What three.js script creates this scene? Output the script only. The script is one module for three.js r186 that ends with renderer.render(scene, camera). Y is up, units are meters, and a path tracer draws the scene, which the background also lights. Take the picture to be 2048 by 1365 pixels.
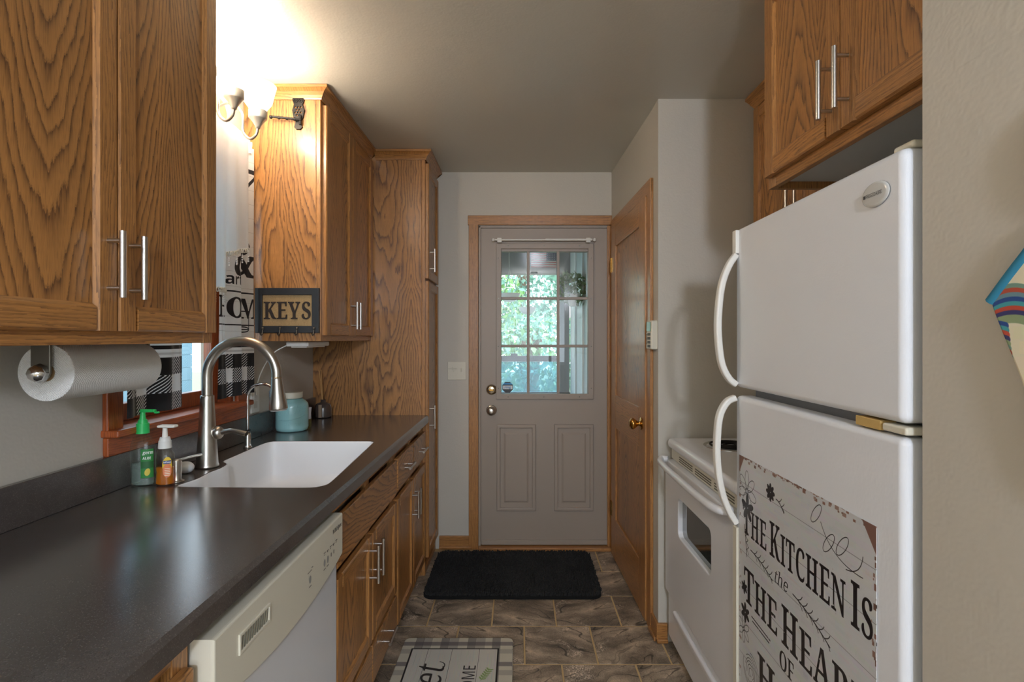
import * as THREE from 'three';
import { RoundedBoxGeometry } from 'three/addons/geometries/RoundedBoxGeometry.js';
import { mergeGeometries } from 'three/addons/utils/BufferGeometryUtils.js';
import { FontLoader } from 'three/addons/loaders/FontLoader.js';
import { TextGeometry } from 'three/addons/geometries/TextGeometry.js';
import { Brush, Evaluator, SUBTRACTION } from 'three-bvh-csg';

// ---------------------------------------------------------------- camera, sky, exposure
const scene = new THREE.Scene();
const F = 1060, CX = 1038, CY = 677, EYE = 1.363;               // focal length and principal point in the 2048 x 1365 frame
const camera = new THREE.PerspectiveCamera(2 * Math.atan(682.5 / F) * 180 / Math.PI, 2048 / 1365, 0.05, 200);
camera.position.set(0, EYE, 0);
camera.setViewOffset(2048, 1365, 1024 - CX, 682.5 - CY, 2048, 1365);
camera.updateProjectionMatrix();
scene.background = new THREE.Color(0.80, 0.91, 1.0);            // bright even sky
scene.backgroundIntensity = 5.0;
const sun = new THREE.DirectionalLight(0xfff6e8, 3);             // high sun on the trees behind the house
sun.position.set(4, 9, -9); sun.target.position.set(0, 0, -8); sun.castShadow = true; sun.name = 'sun';
Object.assign(sun.shadow.camera, { left: -12, right: 12, top: 12, bottom: -12, near: 0.1, far: 40 });
scene.add(sun, sun.target);
const renderer = new THREE.WebGLRenderer();
renderer.toneMapping = THREE.LinearToneMapping;
renderer.toneMappingExposure = 1.08;
renderer.shadowMap.enabled = true;

// ---------------------------------------------------------------- helpers
let seed = 12345;
const rnd = () => { seed = (seed * 1664525 + 1013904223) >>> 0; return seed / 4294967296; };
const rr = (a, b) => a + (b - a) * rnd();
const V3 = (x, y, z) => new THREE.Vector3(x, y, z);
function hash(x, y) { let n = Math.imul(x, 374761393) + Math.imul(y, 668265263) | 0; n = Math.imul(n ^ (n >>> 13), 1274126177); return ((n ^ (n >>> 16)) >>> 0) / 4294967296; }
function vn(x, y) {
  const ix = Math.floor(x), iy = Math.floor(y); let fx = x - ix, fy = y - iy;
  fx = fx * fx * (3 - 2 * fx); fy = fy * fy * (3 - 2 * fy);
  const a = hash(ix, iy), b = hash(ix + 1, iy), c = hash(ix, iy + 1), d = hash(ix + 1, iy + 1);
  return a + (b - a) * fx + (c - a) * fy + (a - b - c + d) * fx * fy;
}
const fbm = (x, y) => 0.5 * vn(x, y) + 0.27 * vn(2.1 * x + 7, 2.1 * y + 3) + 0.15 * vn(4.3 * x + 1, 4.3 * y + 9) + 0.08 * vn(8.7 * x, 8.7 * y);
const clamp = (x, a = 0, b = 1) => Math.min(b, Math.max(a, x));
const sstep = (a, b, x) => { const t = clamp((x - a) / (b - a)); return t * t * (3 - 2 * t); };
function dataTex(w, h, fn, srgb = true, wrap = THREE.RepeatWrapping) {
  const data = new Uint8Array(w * h * 4);
  for (let y = 0; y < h; y++) for (let x = 0; x < w; x++) {
    const c = fn(x, y), o = (y * w + x) * 4;
    data[o] = clamp(c[0], 0, 255); data[o + 1] = clamp(c[1], 0, 255); data[o + 2] = clamp(c[2], 0, 255); data[o + 3] = 255;
  }
  const t = new THREE.DataTexture(data, w, h);
  t.wrapS = t.wrapT = wrap; t.magFilter = THREE.LinearFilter; if (srgb) t.colorSpace = THREE.SRGBColorSpace; t.needsUpdate = true;
  return t;
}
function canvasTex(w, h, draw) {
  const c = document.createElement('canvas'); c.width = w; c.height = h;
  const x = c.getContext('2d'); draw(x, w, h);
  const t = new THREE.CanvasTexture(c); t.colorSpace = THREE.SRGBColorSpace; return t;
}
const names = {};
function numbered(name) { const n = names[name] = (names[name] ?? -1) + 1; return n ? name + '_' + String(n).padStart(3, '0') : name; }
function shadow(o) { o.castShadow = o.receiveShadow = true; return o; }
function part(name, geo, mat, parent, x = 0, y = 0, z = 0) { const m = shadow(new THREE.Mesh(geo, mat)); m.name = name; m.position.set(x, y, z); parent.add(m); return m; }
function tag(o, label, category, group) { o.userData.label = label; o.userData.category = category; if (group) o.userData.group = group; return o; }
function thing(name, label, category, pos = [0, 0, 0], group) { const g = new THREE.Group(); g.name = numbered(name); g.position.set(...pos); scene.add(g); return tag(g, label, category, group); }
function single(name, geo, mat, label, category, pos = [0, 0, 0], group) { const m = shadow(new THREE.Mesh(geo, mat)); m.name = numbered(name); m.position.set(...pos); scene.add(m); return tag(m, label, category, group); }
function struct(name, geo, mat, pos = [0, 0, 0]) { const m = shadow(new THREE.Mesh(geo, mat)); m.name = name; m.position.set(...pos); m.userData.kind = 'structure'; scene.add(m); return m; }
const box = (w, h, d, x = 0, y = 0, z = 0) => new THREE.BoxGeometry(w, h, d).translate(x, y, z);
const rbox = (w, h, d, r = 0.003, x = 0, y = 0, z = 0) => new RoundedBoxGeometry(w, h, d, 2, Math.min(r, w / 2.01, h / 2.01, d / 2.01)).translate(x, y, z);
const cyl = (r1, r2, h, n = 24) => new THREE.CylinderGeometry(r1, r2, h, n);
const merge = (a) => mergeGeometries(a.map((g) => { const q = g.index ? g.toNonIndexed() : g; for (const k of Object.keys(q.attributes)) if (!['position', 'normal', 'uv'].includes(k)) q.deleteAttribute(k); return q; }));
const lathe = (pts, n = 40) => new THREE.LatheGeometry(pts.map(([r, y]) => new THREE.Vector2(r, y)), n);
function tube(pts, r, n = 48, m = 12, closed = false) { return new THREE.TubeGeometry(new THREE.CatmullRomCurve3(pts.map((p) => V3(...p)), closed), n, r, m, closed); }
function shapeOf(pts) { const s = new THREE.Shape(); pts.forEach(([x, y], i) => i ? s.lineTo(x, y) : s.moveTo(x, y)); s.closePath(); return s; }
function rrect(s, x0, y0, x1, y1, r) {
  s.moveTo(x0 + r, y0); s.lineTo(x1 - r, y0); s.absarc(x1 - r, y0 + r, r, -Math.PI / 2, 0); s.lineTo(x1, y1 - r); s.absarc(x1 - r, y1 - r, r, 0, Math.PI / 2);
  s.lineTo(x0 + r, y1); s.absarc(x0 + r, y1 - r, r, Math.PI / 2, Math.PI); s.lineTo(x0, y0 + r); s.absarc(x0 + r, y0 + r, r, Math.PI, Math.PI * 1.5); return s;
}
const rectShape = (x0, y0, x1, y1, r = 0) => r ? rrect(new THREE.Shape(), x0, y0, x1, y1, r) : shapeOf([[x0, y0], [x1, y0], [x1, y1], [x0, y1]]);
const rectPath = (x0, y0, x1, y1, r = 0) => { const p = new THREE.Path(); if (r) return rrect(p, x0, y0, x1, y1, r); p.moveTo(x0, y0); p.lineTo(x0, y1); p.lineTo(x1, y1); p.lineTo(x1, y0); p.closePath(); return p; };
const ext = (s, depth, bevel = 0, seg = 8) => new THREE.ExtrudeGeometry(s, bevel ? { depth, bevelEnabled: true, bevelSize: bevel, bevelThickness: bevel, bevelSegments: 2, curveSegments: seg } : { depth, bevelEnabled: false, curveSegments: seg });
// uv in metres: projected along each face's main axis, v along the grain
function triUV(geo, grain = 'y', su = 1, sv = 1, ou = rnd() * 3, ov = rnd() * 3) {
  const g = geo.index ? geo.toNonIndexed() : geo, p = g.attributes.position, uv = new Float32Array(p.count * 2), a = V3(), b = V3(), c = V3(), n = V3();
  const gi = 'xyz'.indexOf(grain);
  for (let i = 0; i < p.count; i += 3) {
    a.fromBufferAttribute(p, i); b.fromBufferAttribute(p, i + 1); c.fromBufferAttribute(p, i + 2);
    n.copy(b).sub(a).cross(c.clone().sub(a));
    const m = [Math.abs(n.x), Math.abs(n.y), Math.abs(n.z)], k = m.indexOf(Math.max(...m));
    const rest = [0, 1, 2].filter((q) => q !== k), vi = rest.includes(gi) ? gi : rest[1], ui = rest.find((q) => q !== vi);
    [a, b, c].forEach((q, j) => { uv[(i + j) * 2] = q.getComponent(ui) * su + ou; uv[(i + j) * 2 + 1] = q.getComponent(vi) * sv + ov; });
  }
  g.setAttribute('uv', new THREE.BufferAttribute(uv, 2));
  return g;
}
const font = await new FontLoader().loadAsync('fonts/droid/droid_serif_bold.typeface.json');

// ---------------------------------------------------------------- materials
const std = (o) => new THREE.MeshStandardMaterial(o);
const phy = (o) => new THREE.MeshPhysicalMaterial(o);
const OAK_L = [180, 126, 68], OAK_D = [86, 55, 31];
const oakColour = (dark, tone, fine) => [0, 1, 2].map((c) => (OAK_L[c] + (OAK_D[c] - OAK_L[c]) * clamp(dark)) * (0.93 + 0.14 * tone) * (0.95 + 0.1 * fine));
// flat-sawn boards glued side by side: arches in the middle of a board, straight grain at its sides
const panelTex = dataTex(1024, 2048, (px, py) => {
  const u0 = px / 1024 * 0.6, v = py / 2048 * 1.2, wv = u0 + 0.004 * Math.sin(v * 2.1 + 1);
  const edges = [0, 0.19, 0.30, 0.48, 0.601], bi = wv < edges[1] ? 0 : wv < edges[2] ? 1 : wv < edges[3] ? 2 : 3;
  const wd = edges[bi + 1] - edges[bi], u = u0 - edges[bi] - wd * (0.5 + 0.14 * Math.sin(bi * 5.1)), dir = bi % 2 ? -1 : 1;
  const wob = fbm(u * 8 + bi * 13, v * 2.4 + bi * 7) - 0.5, wob2 = vn(u * 30 + bi * 31, v * 7) - 0.5;
  const flame = (vn(u * 700 + bi * 50, v * 34) - 0.5) * 0.16 + (vn(u * 260, v * 15 + 40) - 0.5) * 0.14;
  const ring = [260, 60, 330, 300][bi] * u * u + dir * v * [11, 6, 13, 10][bi] + wob * 3.4 + wob2 * 0.7 + Math.abs(u) * [18, 95, 14, 24][bi] + flame;
  const t = ring - Math.floor(ring);
  let dark = Math.exp(-t * 4.6) * sstep(0, 0.05, t) + sstep(0.93, 1, t) * 0.35;
  dark *= 0.62 + 0.6 * vn(u * 420, v * 26 + 9);
  const pore = sstep(0.7, 0.9, vn(u * 1500, v * 45)) * 0.2;
  return oakColour(dark * 1.05 + pore, fbm(u * 20 + bi * 5, v * 2) + 0.3 * Math.sin(bi * 2.4), vn(px * 0.9, py * 0.05));
}, true, THREE.MirroredRepeatWrapping);
const straightTex = dataTex(512, 2048, (px, py) => {
  const u = px / 512 * 0.3, v = py / 2048 * 1.2;
  const ring = u * 120 + (fbm(u * 14, v * 1.6) - 0.5) * 7 + (vn(u * 620, v * 24) - 0.5) * 0.5;
  const t = ring - Math.floor(ring);
  let dark = Math.pow(1 - t, 2.6) * 0.75 * (0.5 + 0.6 * vn(u * 200, v * 8));
  const pore = sstep(0.7, 0.9, vn(u * 1500, v * 45)) * 0.25;
  return oakColour(dark * 0.85 + pore, fbm(u * 12, v * 1.3), vn(px * 0.9, py * 0.05));
}, true, THREE.MirroredRepeatWrapping);
// rotary-cut plywood: wide wild figure
const plyTex = dataTex(1024, 2048, (px, py) => {
  const u = px / 1024 * 0.8, v = py / 2048 * 1.6;
  const q = ((u * 2.7 + 0.12 * Math.sin(v * 3)) % 1) - 0.5;
  const f = fbm(u * 5 + 3, v * 1.5 + 11) * 9 + q * q * 26 + v * 5 + (vn(u * 26, v * 6) - 0.5) * 0.7;
  const ring = f + (vn(u * 640, v * 30) - 0.5) * 0.2 + (vn(u * 220, v * 12 + 30) - 0.5) * 0.16;
  const t = ring - Math.floor(ring);
  let dark = (Math.exp(-t * 4.2) * sstep(0, 0.05, t) + sstep(0.93, 1, t) * 0.4) * (0.62 + 0.6 * vn(u * 380, v * 22));
  const pore = sstep(0.72, 0.9, vn(u * 1400, v * 42)) * 0.2;
  return oakColour(dark * 1.1 + pore, fbm(u * 10, v * 1.5), vn(px * 0.9, py * 0.05));
}, true, THREE.MirroredRepeatWrapping);
const oakPanel = phy({ map: panelTex, roughness: 0.42, clearcoat: 0.4, clearcoatRoughness: 0.22 });
const oakStraight = phy({ map: straightTex, roughness: 0.42, clearcoat: 0.4, clearcoatRoughness: 0.22 });
const oakPly = phy({ map: plyTex, roughness: 0.42, clearcoat: 0.4, clearcoatRoughness: 0.22 });
const redOak = phy({ map: straightTex, color: 0xf2ae8e, roughness: 0.42, clearcoat: 0.4, clearcoatRoughness: 0.22 });       // the window is stained a redder tone than the cabinets
const WP = (g, grain = 'y', ou, ov) => triUV(g, grain, 1 / 0.6, 1 / 1.2, ou, ov);
const WS = (g, grain = 'y', ou, ov) => triUV(g, grain, 1 / 0.3, 1 / 1.2, ou, ov);
const WY = (g, grain = 'y', ou, ov) => triUV(g, grain, 1 / 0.8, 1 / 1.6, ou, ov);
const paintBump = dataTex(512, 512, (x, y) => { const n = 128 + 90 * (fbm(x * 0.09, y * 0.09) - 0.5) + 60 * (vn(x * 0.4, y * 0.4) - 0.5); return [n, n, n]; }, false);
const wallPaint = std({ color: 0xc5c0b4, roughness: 0.55, bumpMap: paintBump, bumpScale: 0.0012 });
const ceilPaint = phy({ color: 0xc8c5ba, roughness: 0.36, bumpMap: paintBump, bumpScale: 0.0008 });
const doorPaint = phy({ color: 0x9f9387, roughness: 0.42 });
const counterTex = dataTex(512, 512, (x, y) => { const n = hash(x, y), m = hash(x >> 1, (y >> 1) + 900), q = 1 + 0.13 * (fbm(x * 0.03, y * 0.03) - 0.5); const v = (76 + (m > 0.93 ? 20 : 0) + (n < 0.12 ? -10 : 0)) * q; return [v * 1.04, v * 0.98, v * 0.95]; });
const counterMat = phy({ map: counterTex, roughness: 0.24, clearcoat: 0.5, clearcoatRoughness: 0.2 });
const nickel = std({ color: 0xc9c6c0, metalness: 1, roughness: 0.3 });
const brushed = std({ color: 0xbcb8b0, metalness: 1, roughness: 0.28 });
const chrome = std({ color: 0xdcdcdc, metalness: 1, roughness: 0.1 });
const brass = std({ color: 0xc79a52, metalness: 1, roughness: 0.25 });
const satin = std({ color: 0xcfccc2, metalness: 0.8, roughness: 0.45 });
const paleBrass = std({ color: 0xb9ab90, metalness: 1, roughness: 0.25 });
const pewter = std({ color: 0x77736a, metalness: 0.9, roughness: 0.35 });
const blackIron = std({ color: 0x2b2927, metalness: 0.6, roughness: 0.5 });
const whiteEnamel = phy({ color: 0xe4e6ea, roughness: 0.3, clearcoat: 0.3, clearcoatRoughness: 0.2 });
const applianceWhite = phy({ color: 0xe6eaf0, roughness: 0.42, bumpMap: paintBump, bumpScale: 0.0006 });
const almond = std({ color: 0xd9d5c4, roughness: 0.4 });
const sinkWhite = phy({ color: 0xe8ebee, roughness: 0.25 });
const black = std({ color: 0x161616, roughness: 0.6 });
const glass = phy({ color: 0xffffff, transmission: 1, roughness: 0.0, thickness: 0, ior: 1.45 });
const whitePlastic = std({ color: 0xe8e8e2, roughness: 0.4 });

// ---------------------------------------------------------------- room shell
const XL = -1.184, D = 3.43, CEIL = 2.438, XR = 1.39;
const floorMesh = struct('floor', box(5.2, 0.1, 7.2, 0.4, -0.0515, -0.2), std({ color: 0xc9ad7e, roughness: 0.8 }));
struct('ceiling', triUV(box(5.2, 0.1, 7.2, 0.4, CEIL + 0.05, -0.2), 'z', 1, 1, 0, 0), ceilPaint);
{ // left wall with the window opening over the sink
  const s = rectShape(-3.4, 0, D, CEIL); s.holes.push(rectPath(1.565, 1.095, 2.205, 2.10));
  const g = ext(s, 0.14); g.rotateY(Math.PI / 2).translate(XL - 0.14, 0, 0);             // local x -> -z
  struct('wall_left', triUV(g, 'y'), wallPaint);
}
{ // back wall with the opening of the entry door
  const s = rectShape(-1.324, 0, 0.60, CEIL); s.holes.push(rectPath(-0.262, 0.0, 0.588, 2.09));
  const g = ext(shapeOf([[-1.324, 0], [-0.262, 0], [-0.262, 2.09], [0.588, 2.09], [0.588, 0], [0.75, 0], [0.75, CEIL], [-1.324, CEIL]]), 0.13); g.translate(0, 0, -D - 0.13);
  struct('wall_back', triUV(g, 'y'), wallPaint);
}
// right wall holding the inner door, very slightly out of square, and the return beside the stove
const RW = Math.atan2(0.029, 1.05);
const rightFrame = new THREE.Group();                                  // only a frame for placing: local x runs back from the corner, z points into the room
rightFrame.position.set(0.628, 0, -2.38); rightFrame.rotation.y = -Math.PI / 2 + RW; rightFrame.updateMatrixWorld(true);
const toRight = (g) => g.applyMatrix4(rightFrame.matrixWorld);
struct('wall_right', triUV(toRight(box(1.06, CEIL, 0.10, -0.53, CEIL / 2, -0.05)), 'y'), wallPaint);
struct('wall_return', triUV(box(0.80, CEIL, 0.1, 1.025, CEIL / 2, -2.43), 'y'), wallPaint);
struct('wall_alcove', triUV(box(0.1, CEIL, 1.6, XR + 0.05, CEIL / 2, -1.62), 'y'), wallPaint);
struct('wall_near', triUV(box(0.84, CEIL, 1.667, 1.08, CEIL / 2, -0.0335), 'y'), wallPaint);
// the room behind the camera: walls and a wide window
struct('wall_side', triUV(box(0.1, CEIL, 2.6, 2.85, CEIL / 2, 2.1), 'y'), wallPaint);
struct('wall_partition', triUV(box(1.35, CEIL, 0.1, 2.125, CEIL / 2, 0.75), 'y'), wallPaint);
{
  const s = rectShape(-1.324, 0, 2.9, CEIL); s.holes.push(rectPath(-0.7, 0.85, 1.9, 2.15));
  const g = ext(s, 0.14); g.translate(0, 0, 3.26);
  struct('wall_rear', triUV(g, 'y'), wallPaint);
  const w = struct('window_2', merge([box(2.6, 0.05, 0.1, 0.6, 0.875, 3.33), box(2.6, 0.05, 0.1, 0.6, 2.125, 3.33), box(0.05, 1.3, 0.1, -0.675, 1.5, 3.33), box(0.05, 1.3, 0.1, 1.875, 1.5, 3.33), box(0.05, 1.3, 0.1, 0.6, 1.5, 3.33)]), whitePlastic);
  part('pane', box(2.5, 1.2, 0.006, 0.6, 1.5, 3.33), glass, w);
}
// floor tiles: slate look, running bond
const slateTex = dataTex(1024, 1024, (px, py) => {
  const u = px / 1024, v = py / 1024, wx = fbm(u * 4, v * 4) - 0.5, wy = fbm(u * 4 + 31, v * 4 + 17) - 0.5;
  const a = (u * 0.85 + v * 0.52) + wx * 0.16, b = (-u * 0.52 + v * 0.85) + wy * 0.16;
  const n1 = fbm(a * 5, b * 22), rid = 1 - Math.abs(2 * vn(a * 3.2 + 3, b * 17) - 1), rid2 = 1 - Math.abs(2 * vn(a * 7 + 5, b * 36 + 2) - 1);
  const cloud = fbm(u * 7 + 60, v * 7), fine = vn(px * 0.3, py * 0.3), grit = vn(px * 0.12 + 70, py * 0.12);
  const crack = sstep(0.93, 0.99, rid) * 0.8 + sstep(0.93, 1, rid2) * 0.4;
  const pale = sstep(0.55, 0.72, fbm(a * 8 + 20, b * 15)) * sstep(0.35, 0.75, fine * 0.6 + grit * 0.4);
  const m = 0.66 + 0.5 * (cloud - 0.4) + 0.2 * (fine - 0.5) + 0.5 * (n1 - 0.5) + 0.05;
  return [202, 182, 158].map((c, i) => (c * m + pale * [74, 72, 70][i]) * (1 - 0.55 * crack));
}, true, THREE.MirroredRepeatWrapping);
const slate = phy({ map: slateTex, roughness: 0.42, bumpMap: slateTex, bumpScale: 0.002 });
{
  const tw = 0.308, td = 0.2935, gap = 0.007, w = tw - gap, d = td - gap;
  const geos = [];
  for (let i = 0; i < 10; i++) {
    const g = new THREE.BufferGeometry(), b = 0.0015, h = 0.005, P = [], idx = [];
    for (const [sx, sy] of [[0, 0], [1, 0], [1, 1], [0, 1]]) { P.push((sx - 0.5) * (w - 2 * b), h, (sy - 0.5) * (d - 2 * b)); }
    for (const [sx, sy] of [[0, 0], [1, 0], [1, 1], [0, 1]]) { P.push((sx - 0.5) * w, h - b, (sy - 0.5) * d); }
    for (const [sx, sy] of [[0, 0], [1, 0], [1, 1], [0, 1]]) { P.push((sx - 0.5) * w, 0, (sy - 0.5) * d); }
    idx.push(0, 2, 1, 0, 3, 2);
    for (const o of [0, 4]) for (let k = 0; k < 4; k++) { const k2 = (k + 1) % 4; idx.push(o + k, o + k2, o + 4 + k2, o + k, o + 4 + k2, o + 4 + k); }
    g.setAttribute('position', new THREE.Float32BufferAttribute(P, 3)); g.setIndex(idx);
    const q = triUV(g, 'z', (i % 2 ? -1 : 1) * 1.25, (i % 3 ? 1 : -1) * 1.25, rr(0.21, 0.79), rr(0.21, 0.79)); q.computeVertexNormals(); geos.push(q);
  }
  for (let r = 0; r < 12; r++) {
    const dc = 3.094 - td * (r - 0.5), odd = (r % 2 === 0) ? 0 : 0.5;
    for (let c = -3; c < 5; c++) {
      const x = -0.13 + (c + odd + 0.5) * tw;
      if (x < -0.75 || x > 1.3 || dc < -0.1) continue;
      if (dc > 2.4 && x > 0.76) continue;
      part('tile', geos[Math.floor(rnd() * 10)], slate, floorMesh, x, -0.005, -dc);
    }
  }
}
// baseboards, casings, threshold
const board = (l, h = 0.085, t = 0.014) => merge([rbox(l, h, t, 0.004, 0, h / 2, t / 2), rbox(l, 0.02, t + 0.01, 0.005, 0, 0.01, t / 2 + 0.005)]);
struct('baseboard_back', WS(board(0.21), 'x').translate(-0.41, 0.002, -D), oakStraight);
struct('baseboard_right', WS(toRight(board(0.10).translate(-0.045, 0.002, 0)), 'z'), oakStraight);
struct('baseboard_return', WS(board(0.05), 'x').translate(0.64, 0.002, -2.38), oakStraight);
struct('trim_1', merge([WS(rbox(0.062, 2.13, 0.018, 0.004, -0.293, 1.065, -D + 0.009), 'y'), WS(rbox(0.93, 0.062, 0.0185, 0.004, 0.135, 2.124, -D + 0.009), 'x'), WS(rbox(0.03, 2.09, 0.018, 0.004, 0.584, 1.045, -D + 0.009), 'y')]), oakStraight);
struct('trim_4', merge([rbox(0.014, 2.09, 0.13, 0.002, -0.2545, 1.045, -D - 0.06), rbox(0.85, 0.013, 0.13, 0.002, 0.163, 2.0835, -D - 0.06)]), doorPaint);
struct('trim_2', WS(rbox(0.85, 0.022, 0.16, 0.004, 0.165, 0.011, -D - 0.03), 'x'), phy({ map: straightTex, roughness: 0.4, clearcoat: 0.3 }));
{
  const c = [];
  c.push(WS(rbox(0.066, 2.11, 0.016, 0.004, -0.118, 1.055, 0.008), 'y'), WS(rbox(0.90, 0.066, 0.0165, 0.004, -0.535, 2.078, 0.008), 'x'), WS(rbox(0.04, 2.05, 0.016, 0.004, -0.965, 1.025, 0.008), 'y'));
  struct('trim_3', toRight(merge(c)), oakStraight);
}

// ---------------------------------------------------------------- entry door (steel, nine lights)
{
  const zf = -D + 0.0;                                                 // room face of the slab
  const x0 = -0.246, x1 = 0.586, yb = 0.028, yt = 2.075;
  const s = rectShape(x0, yb, x1, yt); s.holes.push(rectPath(-0.122, 1.0, 0.445, 1.925));
  const slab = ext(s, 0.044).translate(0, 0, zf - 0.046);
  const door = struct('door_1', slab, doorPaint);
  const fr = (a, b, c, d, w, t) => { const q = rectShape(a, b, c, d); q.holes.push(rectPath(a + w, b + w, c - w, d - w)); return ext(q, t, 0.003, 4); };
  part('lite_frame', fr(-0.145, 0.972, 0.478, 1.972, 0.028, 0.012).translate(0, 0, zf - 0.003), doorPaint, door);
  const cols = [-0.122, 0.060, 0.254, 0.445], rows = [1.0, 1.312, 1.622, 1.925];
  const bars = [];
  for (const x of cols.slice(1, 3)) bars.push(rbox(0.018, 0.925, 0.02, 0.003, x, 1.4625, zf - 0.015));
  for (const y of rows.slice(1, 3)) bars.push(rbox(0.567, 0.018, 0.019, 0.003, 0.1615, y, zf - 0.015));
  part('muntin', merge(bars), doorPaint, door);
  for (let i = 0; i < 3; i++) for (let j = 0; j < 3; j++) part('pane', box(cols[i + 1] - cols[i], rows[j + 1] - rows[j], 0.004, (cols[i] + cols[i + 1]) / 2, (rows[j] + rows[j + 1]) / 2, zf - 0.022), glass, door);
  const scr = [];
  for (const y of [1.04, 1.31, 1.62, 1.88]) for (const x of [-0.133, 0.466]) scr.push(cyl(0.004, 0.004, 0.004, 8).rotateX(Math.PI / 2).translate(x, y, zf + 0.013));
  for (const x of [-0.07, 0.16, 0.39]) for (const y of [0.985, 1.96]) scr.push(cyl(0.004, 0.004, 0.004, 8).rotateX(Math.PI / 2).translate(x, y, zf + 0.013));
  part('screw_heads', merge(scr), pewter, door);
  for (const cx of [-0.018, 0.355]) {
    const o = rectShape(cx - 0.122, 0.25, cx + 0.122, 0.80); o.holes.push(rectPath(cx - 0.108, 0.264, cx + 0.108, 0.786));
    part('panel_moulding', ext(o, 0.004, 0.005, 4).translate(0, 0, zf), doorPaint, door);
    part('raised_panel', new THREE.ExtrudeGeometry(rectShape(cx - 0.068, 0.31, cx + 0.068, 0.74), { depth: 0.001, bevelEnabled: true, bevelSize: 0.032, bevelThickness: 0.014, bevelSegments: 1 }).translate(0, 0, zf - 0.012), doorPaint, door);
  }
  part('door_sweep', rbox(0.825, 0.03, 0.012, 0.003, 0.17, 0.043, zf + 0.004), doorPaint, door);
  // deadbolt and knob
  const kx = -0.178;
  const db = part('deadbolt', lathe([[0, 0.022], [0.02, 0.022], [0.028, 0.016], [0.034, 0.004], [0.034, 0], [0, 0]], 32).rotateX(Math.PI / 2), paleBrass, door, kx, 1.03, zf);
  part('thumb_turn', rbox(0.034, 0.012, 0.016, 0.004), brass, db, 0, 0, 0.028);
  part('door_knob', lathe([[0, 0.062], [0.012, 0.062], [0.024, 0.056], [0.028, 0.046], [0.024, 0.036], [0.013, 0.028], [0.013, 0.012], [0.03, 0.008], [0.034, 0.003], [0.034, 0], [0, 0]], 32).rotateX(Math.PI / 2), nickel, door, kx, 0.897, zf);
  for (const y of [1.80, 1.02, 0.27]) part('hinge', merge([cyl(0.007, 0.007, 0.09, 12).translate(0.584, y, zf + 0.008), box(0.012, 0.09, 0.004, 0.577, y, zf + 0.003)]), pewter, door);
  // white tension rod over the window
  const rod = thing('curtain_rod', 'thin white curtain rod bracketed above the entry door window', 'curtain rod', [0.16, 1.995, zf]);
  part('rod', merge([cyl(0.0055, 0.0055, 0.36, 12).rotateZ(Math.PI / 2).translate(-0.15, 0, 0.03), cyl(0.007, 0.007, 0.30, 12).rotateZ(Math.PI / 2).translate(0.16, 0.001, 0.03)]), whitePlastic, rod);
  for (const sx of [-1, 1]) { part('bracket', merge([rbox(0.03, 0.03, 0.036, 0.004, sx * 0.285, -0.002, 0.016)]), whitePlastic, rod); part('finial', new THREE.SphereGeometry(0.011, 16, 12), whitePlastic, rod, sx * 0.325, 0, 0.03); }
  // security sticker in the lowest left pane
  const oct = new THREE.Shape(); for (let i = 0; i < 8; i++) { const a = Math.PI / 8 + i * Math.PI / 4, r = 0.038; i ? oct.lineTo(r * Math.cos(a), r * Math.sin(a)) : oct.moveTo(r * Math.cos(a), r * Math.sin(a)); } oct.closePath();
  const st = single('window_sticker', triUV(ext(oct, 0.001), 'y', 1 / 0.08, 1 / 0.08, 0.5, 0.5), std({ map: canvasTex(128, 128, (x) => { x.fillStyle = '#1d2329'; x.fillRect(0, 0, 128, 128); x.fillStyle = '#2f8fd0'; x.fillRect(0, 20, 128, 16); x.fillStyle = '#d9dee2'; x.fillRect(14, 46, 100, 38); x.fillStyle = '#1f6fb0'; x.font = 'bold 34px sans-serif'; x.textAlign = 'center'; x.fillText('ring', 64, 76); }), roughness: 0.4 }), 'small octagonal blue and black security sticker in the door window', 'sticker', [-0.074, 1.044, zf - 0.0195]);
}

// ---------------------------------------------------------------- inner oak door on the right wall
{
  const d2 = struct('door_2', toRight(WP(rbox(0.79, 2.03, 0.02, 0.003, -0.545, 1.027, 0.003), 'y', 0.37, 0.2)), oakPanel);
  const w = 0.79, x0 = -0.94, cx = -0.545;
  const fr = [];
  const stile = (x) => WS(rbox(0.115, 2.03, 0.012, 0.004, x, 1.027, 0.017), 'y');
  for (const x of [x0 + 0.0575, x0 + w - 0.0575]) part('stile', toRight(stile(x)), oakStraight, d2);
  for (const [y, h] of [[1.98, 0.12], [0.92, 0.2], [0.14, 0.25]]) part('rail', toRight(WS(rbox(w - 0.23, h, 0.012, 0.004, cx, y, 0.017), 'x')), oakStraight, d2);
  const knob = part('knob', toRight(lathe([[0, 0.06], [0.014, 0.06], [0.026, 0.05], [0.028, 0.04], [0.018, 0.026], [0.011, 0.018], [0.012, 0.008], [0.03, 0.005], [0.03, 0], [0, 0]], 32).rotateX(Math.PI / 2).translate(-0.215, 0.945, 0.023)), brass, d2);
  for (const y of [1.82, 0.30]) part('hinge', toRight(merge([cyl(0.008, 0.008, 0.09, 12).translate(-0.945, y, 0.022), box(0.03, 0.09, 0.003, -0.93, y, 0.0235)])), brass, d2);
}
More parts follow.
